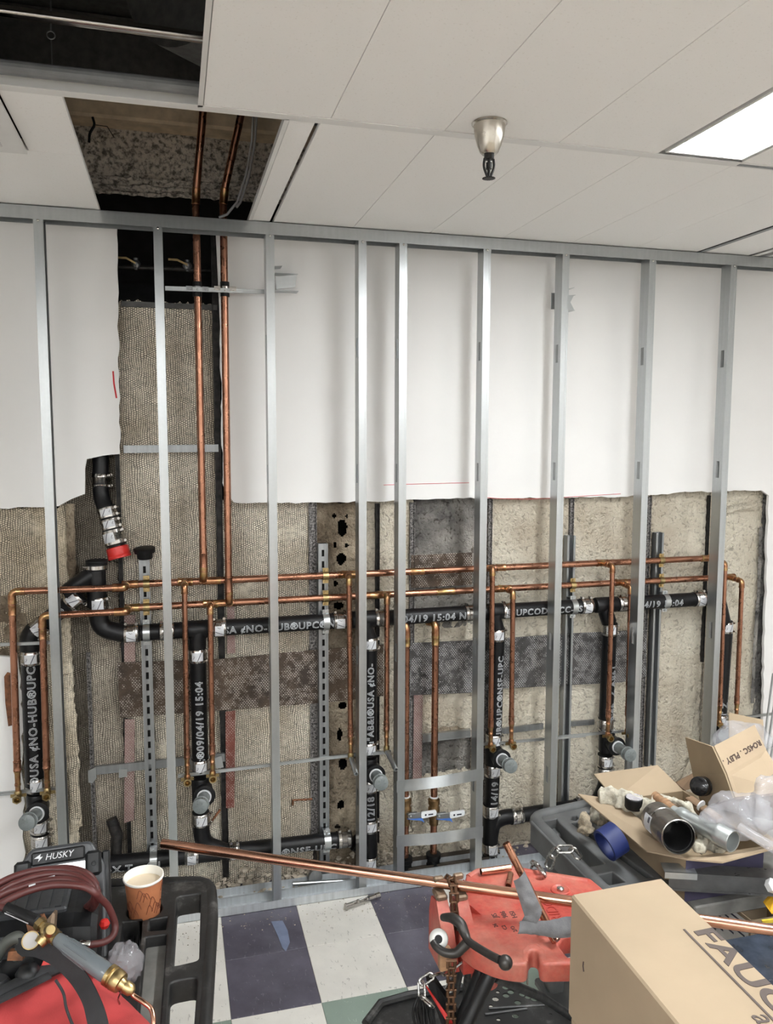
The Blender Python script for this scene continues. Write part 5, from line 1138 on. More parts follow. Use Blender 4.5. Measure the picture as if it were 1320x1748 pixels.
mb = MB(); mb.sheet([D(44,1575,1.52), D(68,1568,1.52), D(76,1585,1.51), D(50,1600,1.51)], _f, .02); obj('rusty_head', mb, M['rust'], o, smooth=False)
mb = MB(); mb.lathe(D(-12,1700,1.46), V((.1,.2,1)), [(-.12,.03),(.02,.03),(.03,.022)], 16); single('grey_canister', mb, M['tool_gry'], 'dark grey canister shoulder at the left edge inside the red bag', 'canister')
mb = MB(); mb.ball(D(48,1664,1.475), .023, 14, 1, 1, .9); single('black_ball_grip', mb, M['tool_blk'], 'round glossy black grip inside the open red bag', 'tool')
# crumpled plastic and roller cover
def crumple(c, r, sx, sy, sz, seed, amp=.18, n=28):
    mb = MB(); mb.ball((0,0,0), 1, n, 1, 1, 1)
    for i, p in enumerate(mb.v):
        d = p.normalized() if p.length > 0 else p; k = 1+amp*(abs(noise.noise(d*2.6+V((seed,0,0))))*1.6-.4)+amp*.5*(abs(noise.noise(d*6+V((0,seed,0))))-.3); mb.v[i] = V(c)+V((d.x*sx, d.y*sy, d.z*sz))*r*k
    return mb
mb = crumple((0,0,0), .036, 1, 1, 1.1, 3); c = D(213,1645,1.60); mb.v = [p+c for p in mb.v]; o = single('plastic_ball', mb, M['film'], 'crumpled ball of clear plastic on the black cart beside the torch', 'plastic', angle=20)
c = D(208,1742,1.47); ax = V((-.1,-.55,.6)).normalized(); mb = MB(); mb.lathe(c-ax*.10, ax, [(0,.019),(.10,.020),(.102,.017),(.06,.012)], 22, (True, True))
rr_ = random.Random(3)
for k in range(160):
    an = rr_.uniform(0, 2*pi); h = rr_.uniform(.07, .104); t_ = V((1,0,0)).cross(ax).normalized(); u_ = ax.cross(t_); d = t_*cos(an)+u_*sin(an); q = c-ax*.10+ax*h+d*.019; mb.tube([q, q+d*.004+ax*rr_.uniform(-.001,.004)], [.0012,.0003], 4)
single('roller_cover', mb, simple('white_nap', (.74,.69,.64), .95, 0, .1), 'fuzzy white paint roller cover end at the bottom edge beside the red bag', 'roller')
mb = MB(); mb.sheet([D(208,1690,1.56), D(233,1683,1.56), D(232,1735,1.54), D(200,1735,1.54)], _f, .03) if False else mb.bbox((x_tr+.012, -1.62, LZ-.048), (x_tr+.05, -1.40, LZ-.01), .004); single('black_sleeve', mb, M['rubber'], 'flat black case wedged on the cart between the red bag and the trough', 'case', smooth=False)
# ================================================================== vise stand, long copper pipe, right cart, boxes
PZ = .92
# long copper pipe clamped in the vise
a, b = G(277, 1440, PZ), G(1420, 1602, PZ+.0); d = (b-a).normalized()
o = thing('long_copper_pipe', 'long bright copper pipe held level in the red chain vise', 'pipe', (a+b)*.5)
mb = MB(); mb.lathe(a, d, [(0,.0100),(.0006,.0116),((b-a).length,.0116)], 26, (False, True)); mb.lathe(a, d, [(0,.0100),(.05,.0098)], 22, (False, True)); obj('copper_tube', mb, M['copper_b'], o)
TZ = .855
vs_ = thing('vise_stand', 'red cast chain vise on a black tripod stand, in front of the grey cart', 'vise', (G(880,1580,TZ).x, G(880,1580,TZ).y, .0))
plate_px = [(800,1492),(818,1482),(876,1478),(905,1484),(1006,1500),(1030,1520),(1090,1560),(1120,1620),(1080,1640),(926,1643),(923,1625),(915,1619),(905,1619),(899,1626),(896,1644),(872,1642),(845,1636),(812,1622),(791,1606),(786,1570),(790,1530)]
lp = round_poly(gp(plate_px, TZ), .008, 3)
h1 = [(lambda q, a_: (q.x+.016*cos(a_), q.y+.013*sin(a_)))(G(922,1498,TZ), 2*pi*k/18) for k in range(18)]
h2 = round_poly(gp([(948,1612),(962,1597),(1010,1592),(1020,1628),(968,1637)], TZ), .01)
vs, fs = flat_shape([lp, h1, h2], .042, .005); mb = MB(); mb.add([v+V((0,0,TZ-.042)) for v in vs], fs); obj('vise_plate', mb, M['visered'], vs_, angle=50)
mb = MB(); q = G(957,1520,TZ); mb.lathe((q.x,q.y,TZ), (0,0,1), [(-.002,.024),(.003,.023),(.004,.020),(.001,.016)], 24); rb = obj('bolt_boss', mb, M['visered'], vs_)
mb = MB(); mb.lathe((q.x,q.y,TZ+.001), (0,0,1), [(0,.009),(.005,.0085),(.008,.004)], 14); obj('bolt_head', mb, M['chrome'], rb)
# raised rims and ribs of the casting
mb = MB(); mb.tube([V((x, y, TZ-.002)) for x, y in gp([(800,1495),(816,1485),(876,1481),(906,1487),(1004,1503)], TZ)], .008, 10, flat=.6, up=(0,0,1)); obj('raised_rim', mb, M['visered'], vs_); mb = MB(); mb.tube([V((x, y, TZ-.003)) for x, y in gp([(896,1640),(894,1622),(904,1612),(916,1612),(930,1622),(930,1640),(1000,1640)], TZ)], .007, 10, flat=.5, up=(0,0,1)); obj('raised_rim', mb, M['visered'], vs_)
for a_, b_ in (((792,1522),(826,1528)), ((792,1556),(824,1562))):
    mb = MB(); A, B = G(*a_, TZ), G(*b_, TZ); mb.sheet([V((A.x, A.y, TZ-.002)), V((B.x, B.y, TZ-.002)), V((A.x, A.y, TZ+.028))], (0,1,0), .006); obj('cast_rib', mb, M['visered'], vs_, smooth=False)
# lettering cast / printed on the plate
def plate_text(s, px, py, ang, size, m, z=TZ+.0004, par=vs_, ext=.0004, nm='cast_lettering', shear=0):
    vs, fs = text_mesh(s, size, None, ext, shear); q = G(px, py, z); R = Matrix.Translation((q.x, q.y, z)) @ Matrix.Rotation(ang, 4, 'Z'); mb = MB(); mb.add([R @ v for v in vs], fs); return obj(nm, mb, m, par, smooth=False)
plate_text('RIDGID', 962, 1572, radians(82), .036, simple('raised_dark_red', (.38,.04,.03), .5), ext=.0012)
for s, x, y in (('JIS', 851, 1566), ('986', 868, 1566), ('H5I', 884, 1566)): plate_text(s, x, y, radians(88), .017, M['marker'])
for s, x, y in (('26', 851, 1582), ('C2', 867, 1586), ('2/O', 884, 1590)): plate_text(s, x, y, radians(92), .013, M['marker'])
# jaws
jc = G(770, 1512, PZ); rodd = d
for px, lab in ((751, 0), (786, 1)):
    t = G(px, 1512, PZ); x = t.x; y = t.y
    mb = MB(); mb.loft([[V((x-.013, y-.015, .895)), V((x+.013, y-.015, .895)), V((x+.013, y+.022, .885)), V((x-.013, y+.022, .885))], [V((x-.015, y-.055, .85)), V((x+.015, y-.055, .85)), V((x+.015, y+.03, .85)), V((x-.015, y+.03, .85))], [V((x-.019, y-.075, .76)), V((x+.022, y-.075, .76)), V((x+.022, y+.02, .76)), V((x-.019, y+.02, .76))]][::-1], True, True); obj('jaw_casting', mb, M['visered'], vs_, angle=30)
    mb = MB(); mb.bbox((x-.013, y-.020, .893), (x+.013, y+.020, .9075), .004); obj('jaw_insert', mb, M['jaw'], vs_, smooth=False)
mb = MB(); t = G(770,1512,PZ); mb.box((t.x-.04, t.y-.04, .76), (t.x+.06, t.y+.03, .80)); mb.bbox((t.x+.02, t.y-.085, .775), (G(840,1600,TZ).x, t.y+.03, .845), .01); mb.lathe((t.x+.065, t.y-.05, .80), (0,0,-1), [(0,.05),(.03,.048),(.07,.032),(.09,.030)], 24); obj('vise_neck', mb, M['visered'], vs_, angle=35)
wc = D(749, 1603, 1.70); mb = MB(); axw = V((-.35,-.8,.5)).normalized(); mb.lathe(wc-axw*.05, axw, [(0,.016),(.045,.017),(.046,.0205),(.052,.0205),(.054,.018),(.054,.0085),(.03,.008)], 26); sw_ = obj('screw_washer', mb, simple('ground_steel', (.42,.42,.40), .4, .4, .06), vs_); mb = MB(); mb.cyl(wc-axw*.05+axw*.029, wc-axw*.05+axw*.046, .0086, 18); mb.cyl(wc-axw*.05+axw*.046, wc-axw*.05+axw*.0535, .0088, 18); obj('bore_shade', mb, M['rubber'], sw_)  # black plug stands for the shade inside the washer's hole
F1 = smooth_path([D(756,1566,1.73), D(772,1567,1.705), D(786,1577,1.69), D(793,1592,1.68), D(800,1606,1.665), D(815,1617,1.645), D(835,1629,1.62), D(852,1638,1.60)]); F2 = smooth_path([D(739,1607,1.70), D(746,1617,1.69), D(760,1626,1.68), D(778,1627,1.675), D(790,1617,1.675), D(800,1607,1.675)])
mb = MB(); n = len(F1); mb.tube(F1, [.0075+.004*sin(pi*min(1, i/(n*.55)))+.0008*(i/n) for i in range(n)], 12); mb.tube(F2, [.0075+.004*(i/len(F2)) for i in range(len(F2))], 12); mb.ball(D(863,1643,1.60), .0150, 16); obj('fork_handle', mb, M['cast_dk'], vs_)
# roller chain over the pipe and hanging down
def link(mb, a, b, wd, th, ring=False):
    a, b = V(a), V(b); d = (b-a).normalized(); s = d.cross(_f).normalized()
    for k in (-1, 1): mb.tube([a+s*k*wd, b+s*k*wd], th, 8)
    mb.cyl(a-s*(wd+th), a+s*(wd+th), th*.9, 8)
mb = MB(); cp = G(770, 1512, PZ); pts = [cp+V((0, .018, .0)), cp+V((0,.014,.013)), cp+V((0,-.002,.019)), cp+V((0,-.016,.010)), cp+V((.0,-.020,-.006)), cp+V((0,-.022,-.026)), cp+V((0,-.026,-.046)), cp+V((0,-.03,-.066)), cp+V((0,-.034,-.086))]
ch = thing('vise_chain', 'oily brown roller chain looped over the pipe and hanging below the red vise', 'chain', (cp.x, cp.y, .4))
for i in range(len(pts)-1):
    m2 = MB(); link(m2, pts[i], pts[i+1], .0045 if i % 2 else .0075, .0036); obj('chain_link', m2, M['rustchain'], ch)
h0 = D(771,1640,1.70); 
for i in range(24):
    m2 = MB(); a_ = V((h0.x, h0.y, h0.z-.0165*i)); link(m2, a_, a_-V((0,0,.0165)), .0045 if i % 2 else .0075, .0036); obj('chain_link', m2, M['rustchain'], ch)
mb = MB()
for s in (-1, 1): q = cp+V((s*.024, .018, .004)); mb.bbox((q.x-.012, q.y-.006, q.z-.002), (q.x+.012, q.y+.006, q.z+.012), .003)
obj('chain_dog', mb, M['jaw'], ch, smooth=False)
mb = MB(); q = D(760,1632,1.72); mb.bbox((q.x-.014, q.y-.01, q.z-.03), (q.x+.012, q.y+.01, q.z+.02), .003); obj('brown_block', mb, M['wood'], ch, smooth=False)
# tripod
def leg(pts, r, nm='leg', n=18): mb = MB(); mb.tube(pts, r, n); return obj(nm, mb, M['tool_blk'], vs_)
lt = D(838,1660,1.70); leg([lt, D(772,1800,1.66)], .0155)
leg([D(805,1642,1.78), D(800,1690,1.92), D(812,1740,2.05)+V((.02,.1,-.35))], .0145); leg([D(822,1655,1.74), D(795,1720,1.74), D(766,1790,1.74)], .013)
leg([D(786,1640,1.80), D(776,1690,1.85)], .012)
leg([D(845,1668,1.75), D(925,1702,1.92), D(990,1745,2.05), D(1060,1800,2.2)], .0105, 'tray_edge')
q0 = [G(848,1676,.40), G(925,1702,.40), G(1000,1748,.40), G(1010,1830,.40), G(760,1860,.40), G(772,1748,.40)]
hol = []
for x, y in ((863,1686),(850,1694),(872,1694),(846,1706),(864,1700),(892,1698),(838,1718),(884,1712),(901,1702),(851,1741),(940,1733),(912,1706),(880,1735)):
    c_ = G(x, y, .40); r_ = .0095 if (x+y) % 3 else .006
    hol.append([(c_.x+r_*cos(2*pi*k/12), c_.y+r_*sin(2*pi*k/12)) for k in range(12)])
vs, fs = flat_shape([[(p.x, p.y) for p in q0]]+hol, .004, 0); mb = MB(); mb.add([v+V((0,0,.398)) for v in vs], fs)
obj('tripod_tray', mb, M['cartblk'], vs_, smooth=False)
for a_, b_ in (((835,1722),(930,1716)), ((828,1732),(900,1722))): mb = MB(); mb.tube([G(*a_, .404), G(*b_, .404)], .004, 6); obj('pressed_rib', mb, M['cartblk'], vs_)
mb = MB(); q = [G(624,1752,.30), G(650,1717,.30), G(700,1703,.30), G(790,1690,.30), G(800,1800,.30), G(640,1820,.30)]; mb.sheet(q, (0,0,-1), .02); o = obj('lower_tray', mb, M['cartblk'], vs_, smooth=False)
mb = MB(); mb.tube([p+V((0,0,.008)) for p in q[:4]], .012, 8, up=(0,0,1)); obj('tray_edge', mb, M['cartblk'], vs_)
mb = MB(); mb.cyl(D(901,1640,1.72), D(901,1680,1.74), .002, 6); obj('hanging_rod', mb, M['chrome'], vs_)
for x, y in ((-.16,.22),(.30,.10),(.02,-.26)):
    c_ = V((vs_.location.x+x, vs_.location.y+y, 0)); mb = MB(); mb.tube([c_+V((0,0,.004)), V((vs_.location.x+x*.62, vs_.location.y+y*.62, .38))], .0155, 14); obj('leg', mb, M['tool_blk'], vs_)
# zinc chains
def chain(parent, pts, r=.0028, pitch=.026, wd=.0075):
    path = smooth_path(pts, 10); acc = [path[0]]; 
    for p in path[1:]:
        if (p-acc[-1]).length >= pitch: acc.append(p)
    for i in range(len(acc)-1):
        a_, b_ = acc[i], acc[i+1]; c_ = (a_+b_)/2; d_ = (b_-a_).normalized(); hl_ = pitch*.5+.004
        s_ = d_.cross(V((0,0,1)) if abs(d_.z) < .9 else V((1,0,0))).normalized(); s_ = Matrix.Rotation(radians(35+90*(i % 2)), 3, d_) @ s_
        lp_ = [c_+d_*(hl_-wd)*(1 if cos(t) >= 0 else -1)+d_*cos(t)*wd+s_*sin(t)*wd for t in [2*pi*k/16 for k in range(16)]]
        mb = MB(); mb.tube(lp_, r, 8, closed=True); obj('chain_link', mb, M['zinc'], parent)
o = thing('steel_chain', 'bright zinc chain hanging from the near left underside of the red vise', 'chain', D(745,1665,1.75))
chain(o, [D(792,1640,1.76), D(770,1655,1.75), D(742,1664,1.73), D(722,1674,1.72), D(713,1692,1.71), D(725,1706,1.70), D(735,1716,1.70), D(748,1719,1.70)])
o = thing('steel_chain', 'short zinc chain behind the tripod legs, under the red vise', 'chain', D(765,1690,1.85)); chain(o, [D(785,1655,1.84), D(772,1680,1.84), D(764,1692,1.84), D(758,1700,1.84)])
o = thing('steel_chain', 'zinc chain draped over the grey cart handle and through the red vise plate', 'chain', D(930,1475,2.1))
chain(o, [D(925,1500,2.02), D(928,1490,1.96), D(914,1472,2.0)], .0034, .034, .0095); chain(o, [D(914,1472,2.0), D(910,1476,2.03), D(907,1484,2.06)], .003, .028, .008)
cc = [D(936,1480,2.20), D(941,1466,2.19), D(950,1452,2.17), D(966,1444,2.16), D(980,1452,2.16), D(988,1462,2.165), D(989,1474,2.18)]; chain(o, cc, .0036, .036, .0105)
# cables and the black red-striped case hanging by the tripod
o = thing('cable_bundle', 'bundle of thin black cables hanging from the chain at the bottom edge', 'cable', D(722,1740,1.72))
for k in range(9):
    mb = MB(); x = 706+k*3.5; mb.tube(smooth_path([D(714+k*.6,1702,1.70+.004*k), D(x+2,1716,1.69+.004*k), D(x+(k%3)*3,1735,1.69+.003*k), D(x+8+(k%2)*5,1770,1.69)]), .0034, 7); obj('cable_strand', mb, M['rubber'], o)
def slab(pts, nrm, th_): mb = MB(); mb.sheet(pts, nrm, th_); return mb
o = thing('folded_case', 'black folded case with a red edge strip below the chain vise', 'case', D(750,1720,1.76))
obj('case_panel', slab([D(728,1674,1.76), D(742,1676,1.76), D(790,1745,1.74), D(800,1790,1.74), D(768,1790,1.73)], _f, .03), M['rubber'], o, smooth=False)
obj('red_edge', slab([D(726,1681,1.752), D(730,1684,1.752), D(772,1742,1.728), D(776,1762,1.722), D(764,1745,1.728)], -_f, .004), M['redcap'], o, smooth=False)
# copper offcuts and cloths on the plate
OC = 'copper offcuts lying on the red vise plate'
def off(a_, b_, r, lab, m='copper'):
    mb = MB(); d_ = (b_-a_).normalized(); L_ = (b_-a_).length; mb.lathe(a_, d_, [(.02,r*.84),(0,r*.86),(.0004,r),(L_-.0004,r),(L_,r*.86),(L_-.02,r*.84)], 18); return single('copper_offcut', mb, M[m], lab, 'pipe', OC)
off(D(864,1439,1.73), D(936,1580,1.71), .0085, 'long copper offcut leaning up from the vise plate under the grey cloth')
off(G(821,1488,TZ+.010), G(872,1481,TZ+.010), .0085, 'short bright copper offcut lying along the far rim of the vise plate', 'copper_b')
off(G(872,1492,TZ+.010), G(868,1512,TZ+.010), .0075, 'small brown copper offcut beside the foot of the leaning one')
off(G(941,1592,TZ+.022), G(950,1607,TZ+.012), .0105, 'stubby copper offcut with its open end towards the viewer, under the second grey cloth', 'copper_b')
off(G(910,1568,TZ+.010), G(926,1590,TZ+.010), .0075, 'brown copper offcut between the two grey cloth strips')
def cloth(px, t0, lab, seed):
    A, B, Cc, Dd = [D(*p) for p in px]; mb = MB(); n = 14; m_ = 8; rg = []
    for i in range(n+1):
        u = i/n; p, q = A.lerp(B, u), Dd.lerp(Cc, u); row = []
        for j in range(m_+1):
            r_ = p.lerp(q, j/m_); r_ = r_-_f*(.010*noise.noise(r_*22+V((seed,0,0)))+.006*noise.noise(r_*60)+.006*sin(pi*j/m_)); row.append(r_)
        rg.append(row+[x_+_f*.001 for x_ in row[::-1]])
    mb.loft(rg, True, True); return single('abrasive_cloth', mb, M['cloth_g'], lab, 'cloth', 'grey abrasive cloth strips', angle=25)
cloth([(877,1504,1.69),(897,1568,1.675),(927,1556,1.675),(896,1488,1.69)], 0, 'grey cloth strip wrapped down the leaning copper offcut', 1)
cloth([(886,1577,1.685),(912,1580,1.67),(925,1556,1.672),(897,1560,1.68)], 0, 'small folded grey cloth flap between the two strips', 5)
cloth([(884,1594,1.665),(990,1602,1.65),(990,1565,1.66),(888,1574,1.675)], 0, 'grey cloth strip running under the big cardboard box edge', 9)
# ---------------------------------------------------------------- right cart
RZ = .755
rc = thing('utility_cart', 'grey plastic utility cart loaded with pipe fittings and open boxes, at the right', 'cart', (1.6, -1.0, 0))
outer = round_poly(gp([(905,1400),(1010,1376),(1120,1470),(1150,1540),(1085,1560),(1010,1505)], RZ), .02)
hA = round_poly(gp([(923,1402),(952,1396),(958,1405),(1036,1475),(1000,1482),(992,1479),(950,1436)], RZ), .008)
hB = round_poly(gp([(976,1392),(985,1390),(991,1396),(984,1402),(972,1400)], RZ), .004)
hC_ = round_poly(gp([(994,1388),(1008,1384),(1016,1392),(1000,1397)], RZ), .004)
hD = round_poly(gp([(972,1404),(985,1402),(1118,1498),(1104,1500)], RZ), .005)
hE = round_poly(gp([(1014,1493),(1046,1486),(1072,1506),(1040,1512)], RZ), .006)
vs, fs = flat_shape([outer, hA, hB, hC_, hD, hE], .070, .004); mb = MB(); mb.add([v+V((0,0,RZ-.070)) for v in vs], fs); obj('handle_frame', mb, M['cartgry'], rc, angle=50)
for lp_ in (hB, hC_, hD, hE): vs, fs = flat_shape([lp_], .003, 0); mb = MB(); mb.add([v+V((0,0,RZ-.06)) for v in vs], fs); obj('pocket_floor', mb, M['cartgry'], rc, smooth=False)
mb = MB(); mb.tube(fillet([G(1012,1374,RZ-.012), G(908,1397,RZ-.012), G(1010,1502,RZ-.012), G(1090,1580,RZ-.012)], .05, 8), .021, 16); obj('handle_bar', mb, M['cartgry'], rc)
xs0 = G(1108,1480,RZ).x; ysn = D(1200,1500,2.02).y; yfar = G(1012,1376,RZ).y
mb = MB(); q = gp([(1040,1380),(1140,1495),(1420,1440),(1420,1300),(1200,1340)], RZ-.0); mb.bbox((G(1030,1400,RZ).x, ysn, RZ-.05), (2.2, yfar, RZ-.012), .004); obj('top_shelf', mb, M['carttop'], rc, smooth=False)
mb = MB(); mb.bbox((G(1160,1500,.66).x, -1.85, .56), (2.2, yfar, .58), .005); obj('middle_shelf', mb, M['cartgry'], rc, smooth=False)
for x, y in ((1.12, yfar-.06), (2.1, yfar-.06), (2.1, -1.3), (1.30, -1.22)):
    mb = MB(); mb.bbox((x-.025, y-.025, .10), (x+.025, y+.025, RZ-.03), .008); obj('post', mb, M['cartgry'], rc, smooth=False)
    mb = MB(); mb.cyl((x-.012, y, .05), (x+.012, y, .05), .05, 20); mb.box((x-.02, y-.02, .05), (x-.014, y+.02, .11)); mb.box((x+.014, y-.02, .05), (x+.02, y+.02, .11)); obj('caster', mb, M['rubber'], rc)
mb = MB(); mb.bbox((1.08, -1.28, .18), (2.15, yfar, .205), .005); obj('lower_shelf', mb, M['cartgry'], rc, smooth=False)
# steel channel with its clip
a_, b_ = D(1142,1505,2.03), D(1420,1453,1.98); dd = V((b_.x-a_.x, b_.y-a_.y, 0)).normalized(); nn = V((-dd.y, dd.x, 0)); L_ = (b_-a_).length
zr = a_.z-.022; R = Matrix(((dd.x,nn.x,0,a_.x),(dd.y,nn.y,0,a_.y),(0,0,1,zr),(0,0,0,1)))
o = thing('steel_channel', 'long dark steel channel lying across the right cart in front of the open box', 'channel', (a_.x, a_.y, zr))
mb = MB(); mb.box((0,0,0), (L_,.002,.048), R); mb.box((0,.002,.046), (L_,.045,.048), R); mb.box((0,.002,0), (L_,.045,.002), R); mb.box((0,-.003,.043), (L_,0,.048), R); mb.box((0,-.003,0), (L_,0,.005), R); obj('channel_body', mb, simple('dark_painted_channel', (.10,.10,.10), .35, .5, .2, 20), o, smooth=False)
mb = MB(); mb.box((-.012,-.006,.048), (.068,.04,.0505), R); mb.box((-.012,-.0065,.034), (.068,-.0035,.0505), R); obj('splice_clip', mb, M['galv'], o, smooth=False)
# open cardboard box with fittings
BZ = .86; bn, bl = G(1172,1466,BZ), G(1036,1366,BZ); bx0, by0 = bn.x, bn.y; bx1 = bx0+.235; by1 = bl.y; bz0 = RZ-.011
o = thing('cardboard_box', 'open cardboard box with spread flaps, full of rags and pipe fittings', 'box', ((bx0+bx1)/2, (by0+by1)/2, bz0))
mb = MB(); t_ = .004; mb.box((bx0,by0,bz0), (bx1,by1,bz0+t_)); mb.box((bx0,by0,bz0+t_), (bx0+t_,by1,BZ)); mb.box((bx1-t_,by0,bz0+t_), (bx1,by1,BZ)); mb.box((bx0+t_,by1-t_,bz0+t_), (bx1-t_,by1,BZ)); obj('box_body', mb, M['card_in'], o, smooth=False)
mb = MB(); mb.box((bx0+t_,by0,bz0+t_), (bx1-t_,by0+t_,BZ)); mb.mi = 1; mb.box((bx0-.0008,by0-.0008,bz0), (bx1,by0-.0001,BZ-.004)); mb.box((bx0-.0012,by0-.0012,bz0), (bx0+.008,by0-.0009,BZ-.004)); obj('box_body', mb, [M['card_in'], simple('dark_violet_print', (.03,.026,.055), .6)], o, smooth=False)
def flap(pts, nm='box_flap', par=o, m='card', th_=.004): mb = MB(); P_ = [V(p) for p in pts]; n_ = (P_[1]-P_[0]).cross(P_[2]-P_[0]).normalized(); mb.sheet(P_, -n_, th_); return obj(nm, mb, M[m], par, smooth=False)
flap([(bx0,by0,BZ), (bx0,by1,BZ), D(987,1355,2.40), D(1104,1452,2.11)])
flap([(bx0+.002,by1,BZ), (bx1,by1,BZ), D(1123,1306,2.50), D(1014,1321,2.52)])
flap([(bx1,by0,BZ), (bx0,by0,BZ), D(1233,1471,1.985), D(1330,1445,1.95)], m='card')
flap([(bx1,by1,BZ),(bx1,by0,BZ),(bx1+.10,by0+.02,BZ-.03),(bx1+.10,by1-.02,BZ-.03)], m='card_in')
def ell(px, py, t): return D(px, py, t)
# large banded coupling, open end facing the viewer
a_ = D(1124,1398,2.16); b_ = D(1158,1428,2.03); 
axc = (b_-a_).normalized(); o2 = thing('large_coupling', 'large banded steel coupling with a white label, lying on rags in the open box', 'fitting', b_)
mb = MB(); mb.lathe(a_-axc*.01, axc, [(0,.040),(.001,.0435),(.05,.0445),(.052,.0425),(.062,.0425),(.064,.0445),((b_-a_).length+.012,.0445),((b_-a_).length+.013,.042),((b_-a_).length-.02,.040),(.02,.040)], 36, (True, True)); obj('coupling_band', mb, simple('brushed_dark_steel', (.30,.29,.275), .28, 1.0, .08, 4), o2)
mb = MB(); mb.lathe(a_, axc, [((b_-a_).length-.004,.0402),((b_-a_).length-.004,.037),(.0,.037)], 30, (False, True)); obj('rubber_lining', mb, M['rubber'], o2)
n_ = (CAM-b_).normalized(); n_ = (n_-axc*n_.dot(axc)).normalized(); tt = axc.cross(n_); mb = MB(); rg = []
for i in range(8):
    an = radians(10+i*8) ; dv = n_*cos(an)+tt*sin(an)*1; rg.append([a_+axc*.014+dv*.0457, a_+axc*.055+dv*.0457, a_+axc*.055+dv*.0450, a_+axc*.014+dv*.0450])
mb.loft(rg, True, True); lb = obj('paper_label', mb, M['sticker'], o2)
mb = MB()
for i in range(6):
    an = radians(16+i*3.2); dv = n_*cos(an)+tt*sin(an); s_ = dv.cross(axc)*.0009; q = a_+axc*.040+dv*.0460; mb.sheet([q-s_, q+s_, q+s_+axc*.012, q-s_+axc*.012], dv, .0003)
obj('bar_code', mb, M['inkb'], lb, smooth=False)
# galvanised nipple and ring
a_ = D(1148,1385,2.16); b_ = D(1252,1437,2.0); ag = (b_-a_).normalized(); Lg = (b_-a_).length
mb = MB(); mb.lathe(a_, ag, [(0,.014),(.002,.017),(.02,.017),(.022,.022),(.03,.024),(.045,.022),(.048,.021),(Lg-.045,.0225),(Lg-.044,.029),(Lg-.030,.029),(Lg-.028,.0275),(Lg-.002,.0285),(Lg,.027),(Lg-.001,.0245),(Lg-.03,.024)], 28); single('galvanised_nipple', mb, simple('zinc_plated_pipe', (.36,.38,.375), .4, .7, .15, 12), 'galvanised pipe nipple with collars lying diagonally in the open box', 'fitting')
mb = MB(); a_ = D(1118,1358,2.25); b_ = D(1154,1385,2.17); dd_ = (b_-a_).normalized(); mb.cyl(a_, b_, .013, 16); q = a_.lerp(b_, .45); mb.lathe(q, dd_, [(0,.013),(.001,.0145),(.012,.0145),(.013,.013)], 16); single('wooden_handle', mb, M['wood'], 'brown wooden tool handle running into the galvanised nipple in the open box', 'handle')
mb = MB(); a_ = D(1176,1362,2.24); b_ = D(1230,1400,2.14); mb.bbox((0,-.014,-.006), ((b_-a_).length,.014,.006), .003, Matrix.Translation(a_) @ (b_-a_).to_track_quat('X','Z').to_matrix().to_4x4()); single('brown_bar', mb, M['card_d'], 'flat brown bar tied with a white thread beside the galvanised nipple', 'bar')
mb = MB(); q = D(1197,1375,2.19); mb.lathe(q, (D(1230,1400,2.14)-q), [(-.002,.0155),(.002,.0155)], 10); single('white_twine', mb, M['sticker'], 'white twine wound round the flat brown bar', 'twine')
mb = MB(); q = D(1083,1362,2.27); mb.lathe(q+V((0,0,-.03)), (0,0,1), [(0,.024),(.004,.026),(.030,.026),(.032,.024)], 26); o3 = single('round_tin', mb, M['rubber'], 'small black round tin with a silvery lid at the back of the open box', 'tin')
mb = MB(); mb.lathe(V((0,0,.0322)), (0,0,1), [(0,.0235),(.001,.0235)], 26); o4 = obj('tin_lid', mb, simple('silvery_lid', (.55,.53,.56), .3, .4, .05), None); o4.parent = o3
def raggy(pts, w_, m, lab, seed, amp=.016, thick=.012):
    path = smooth_path([D(*p) for p in pts], 6); mb = MB(); rg = []
    for i, p in enumerate(path):
        t = (path[min(i+1, len(path)-1)]-path[max(i-1, 0)]).normalized(); s = t.cross(_f).normalized(); u = s.cross(t); ww = w_*(1+.35*noise.noise(p*18+V((seed,0,0)))); row = []
        e = min(1, (i+1)/3, (len(path)-i)/3)
        for k in range(18):
            an = 2*pi*k/18; q = p+(s*cos(an)*ww+u*sin(an)*thick*1.3)*e; q += (q-p).normalized()*(amp*noise.noise(q*55+V((0,seed,0)))+amp*.5*noise.noise(q*130)); row.append(q)
        rg.append(row)
    mb.loft(rg, True, True); return single('cotton_rag', mb, m, lab, 'rag', 'rags in and on the right cart', angle=70)
raggy([(1022,1362,2.36),(1050,1366,2.33),(1080,1376,2.29),(1110,1384,2.25),(1150,1380,2.22),(1185,1388,2.15)], .036, M['rag'], 'pale cotton rag spread over the left part of the open box', 1)
raggy([(1170,1385,2.17),(1192,1408,2.12),(1200,1435,2.07),(1190,1455,2.04)], .014, M['rag'], 'rag strip curling down beside the large banded coupling', 4, .012)
raggy([(1210,1428,2.10),(1225,1442,2.08),(1238,1450,2.06)], .018, M['rag'], 'small loose rag tuft under the end of the galvanised nipple', 6, .016)
raggy([(1014,1370,2.42),(1016,1385,2.41),(1013,1402,2.40)], .012, M['rag'], 'thin rag tail hanging off the cart below the left flap', 7, .010)
raggy([(990,1400,2.33),(1000,1408,2.31),(1004,1425,2.29)], .022, M['rag_d'], 'dirty brown frayed rag clump in the groove of the grey cart', 9, .020)
mb = crumple((0,0,0), 1, .03, .035, .045, 5, .3); c_ = D(1026,1392,2.44); mb.v = [p+c_ for p in mb.v]; single('dirty_rag_ball', mb, M['rag_d'], 'balled dirty rag under the left flap of the open box', 'rag')
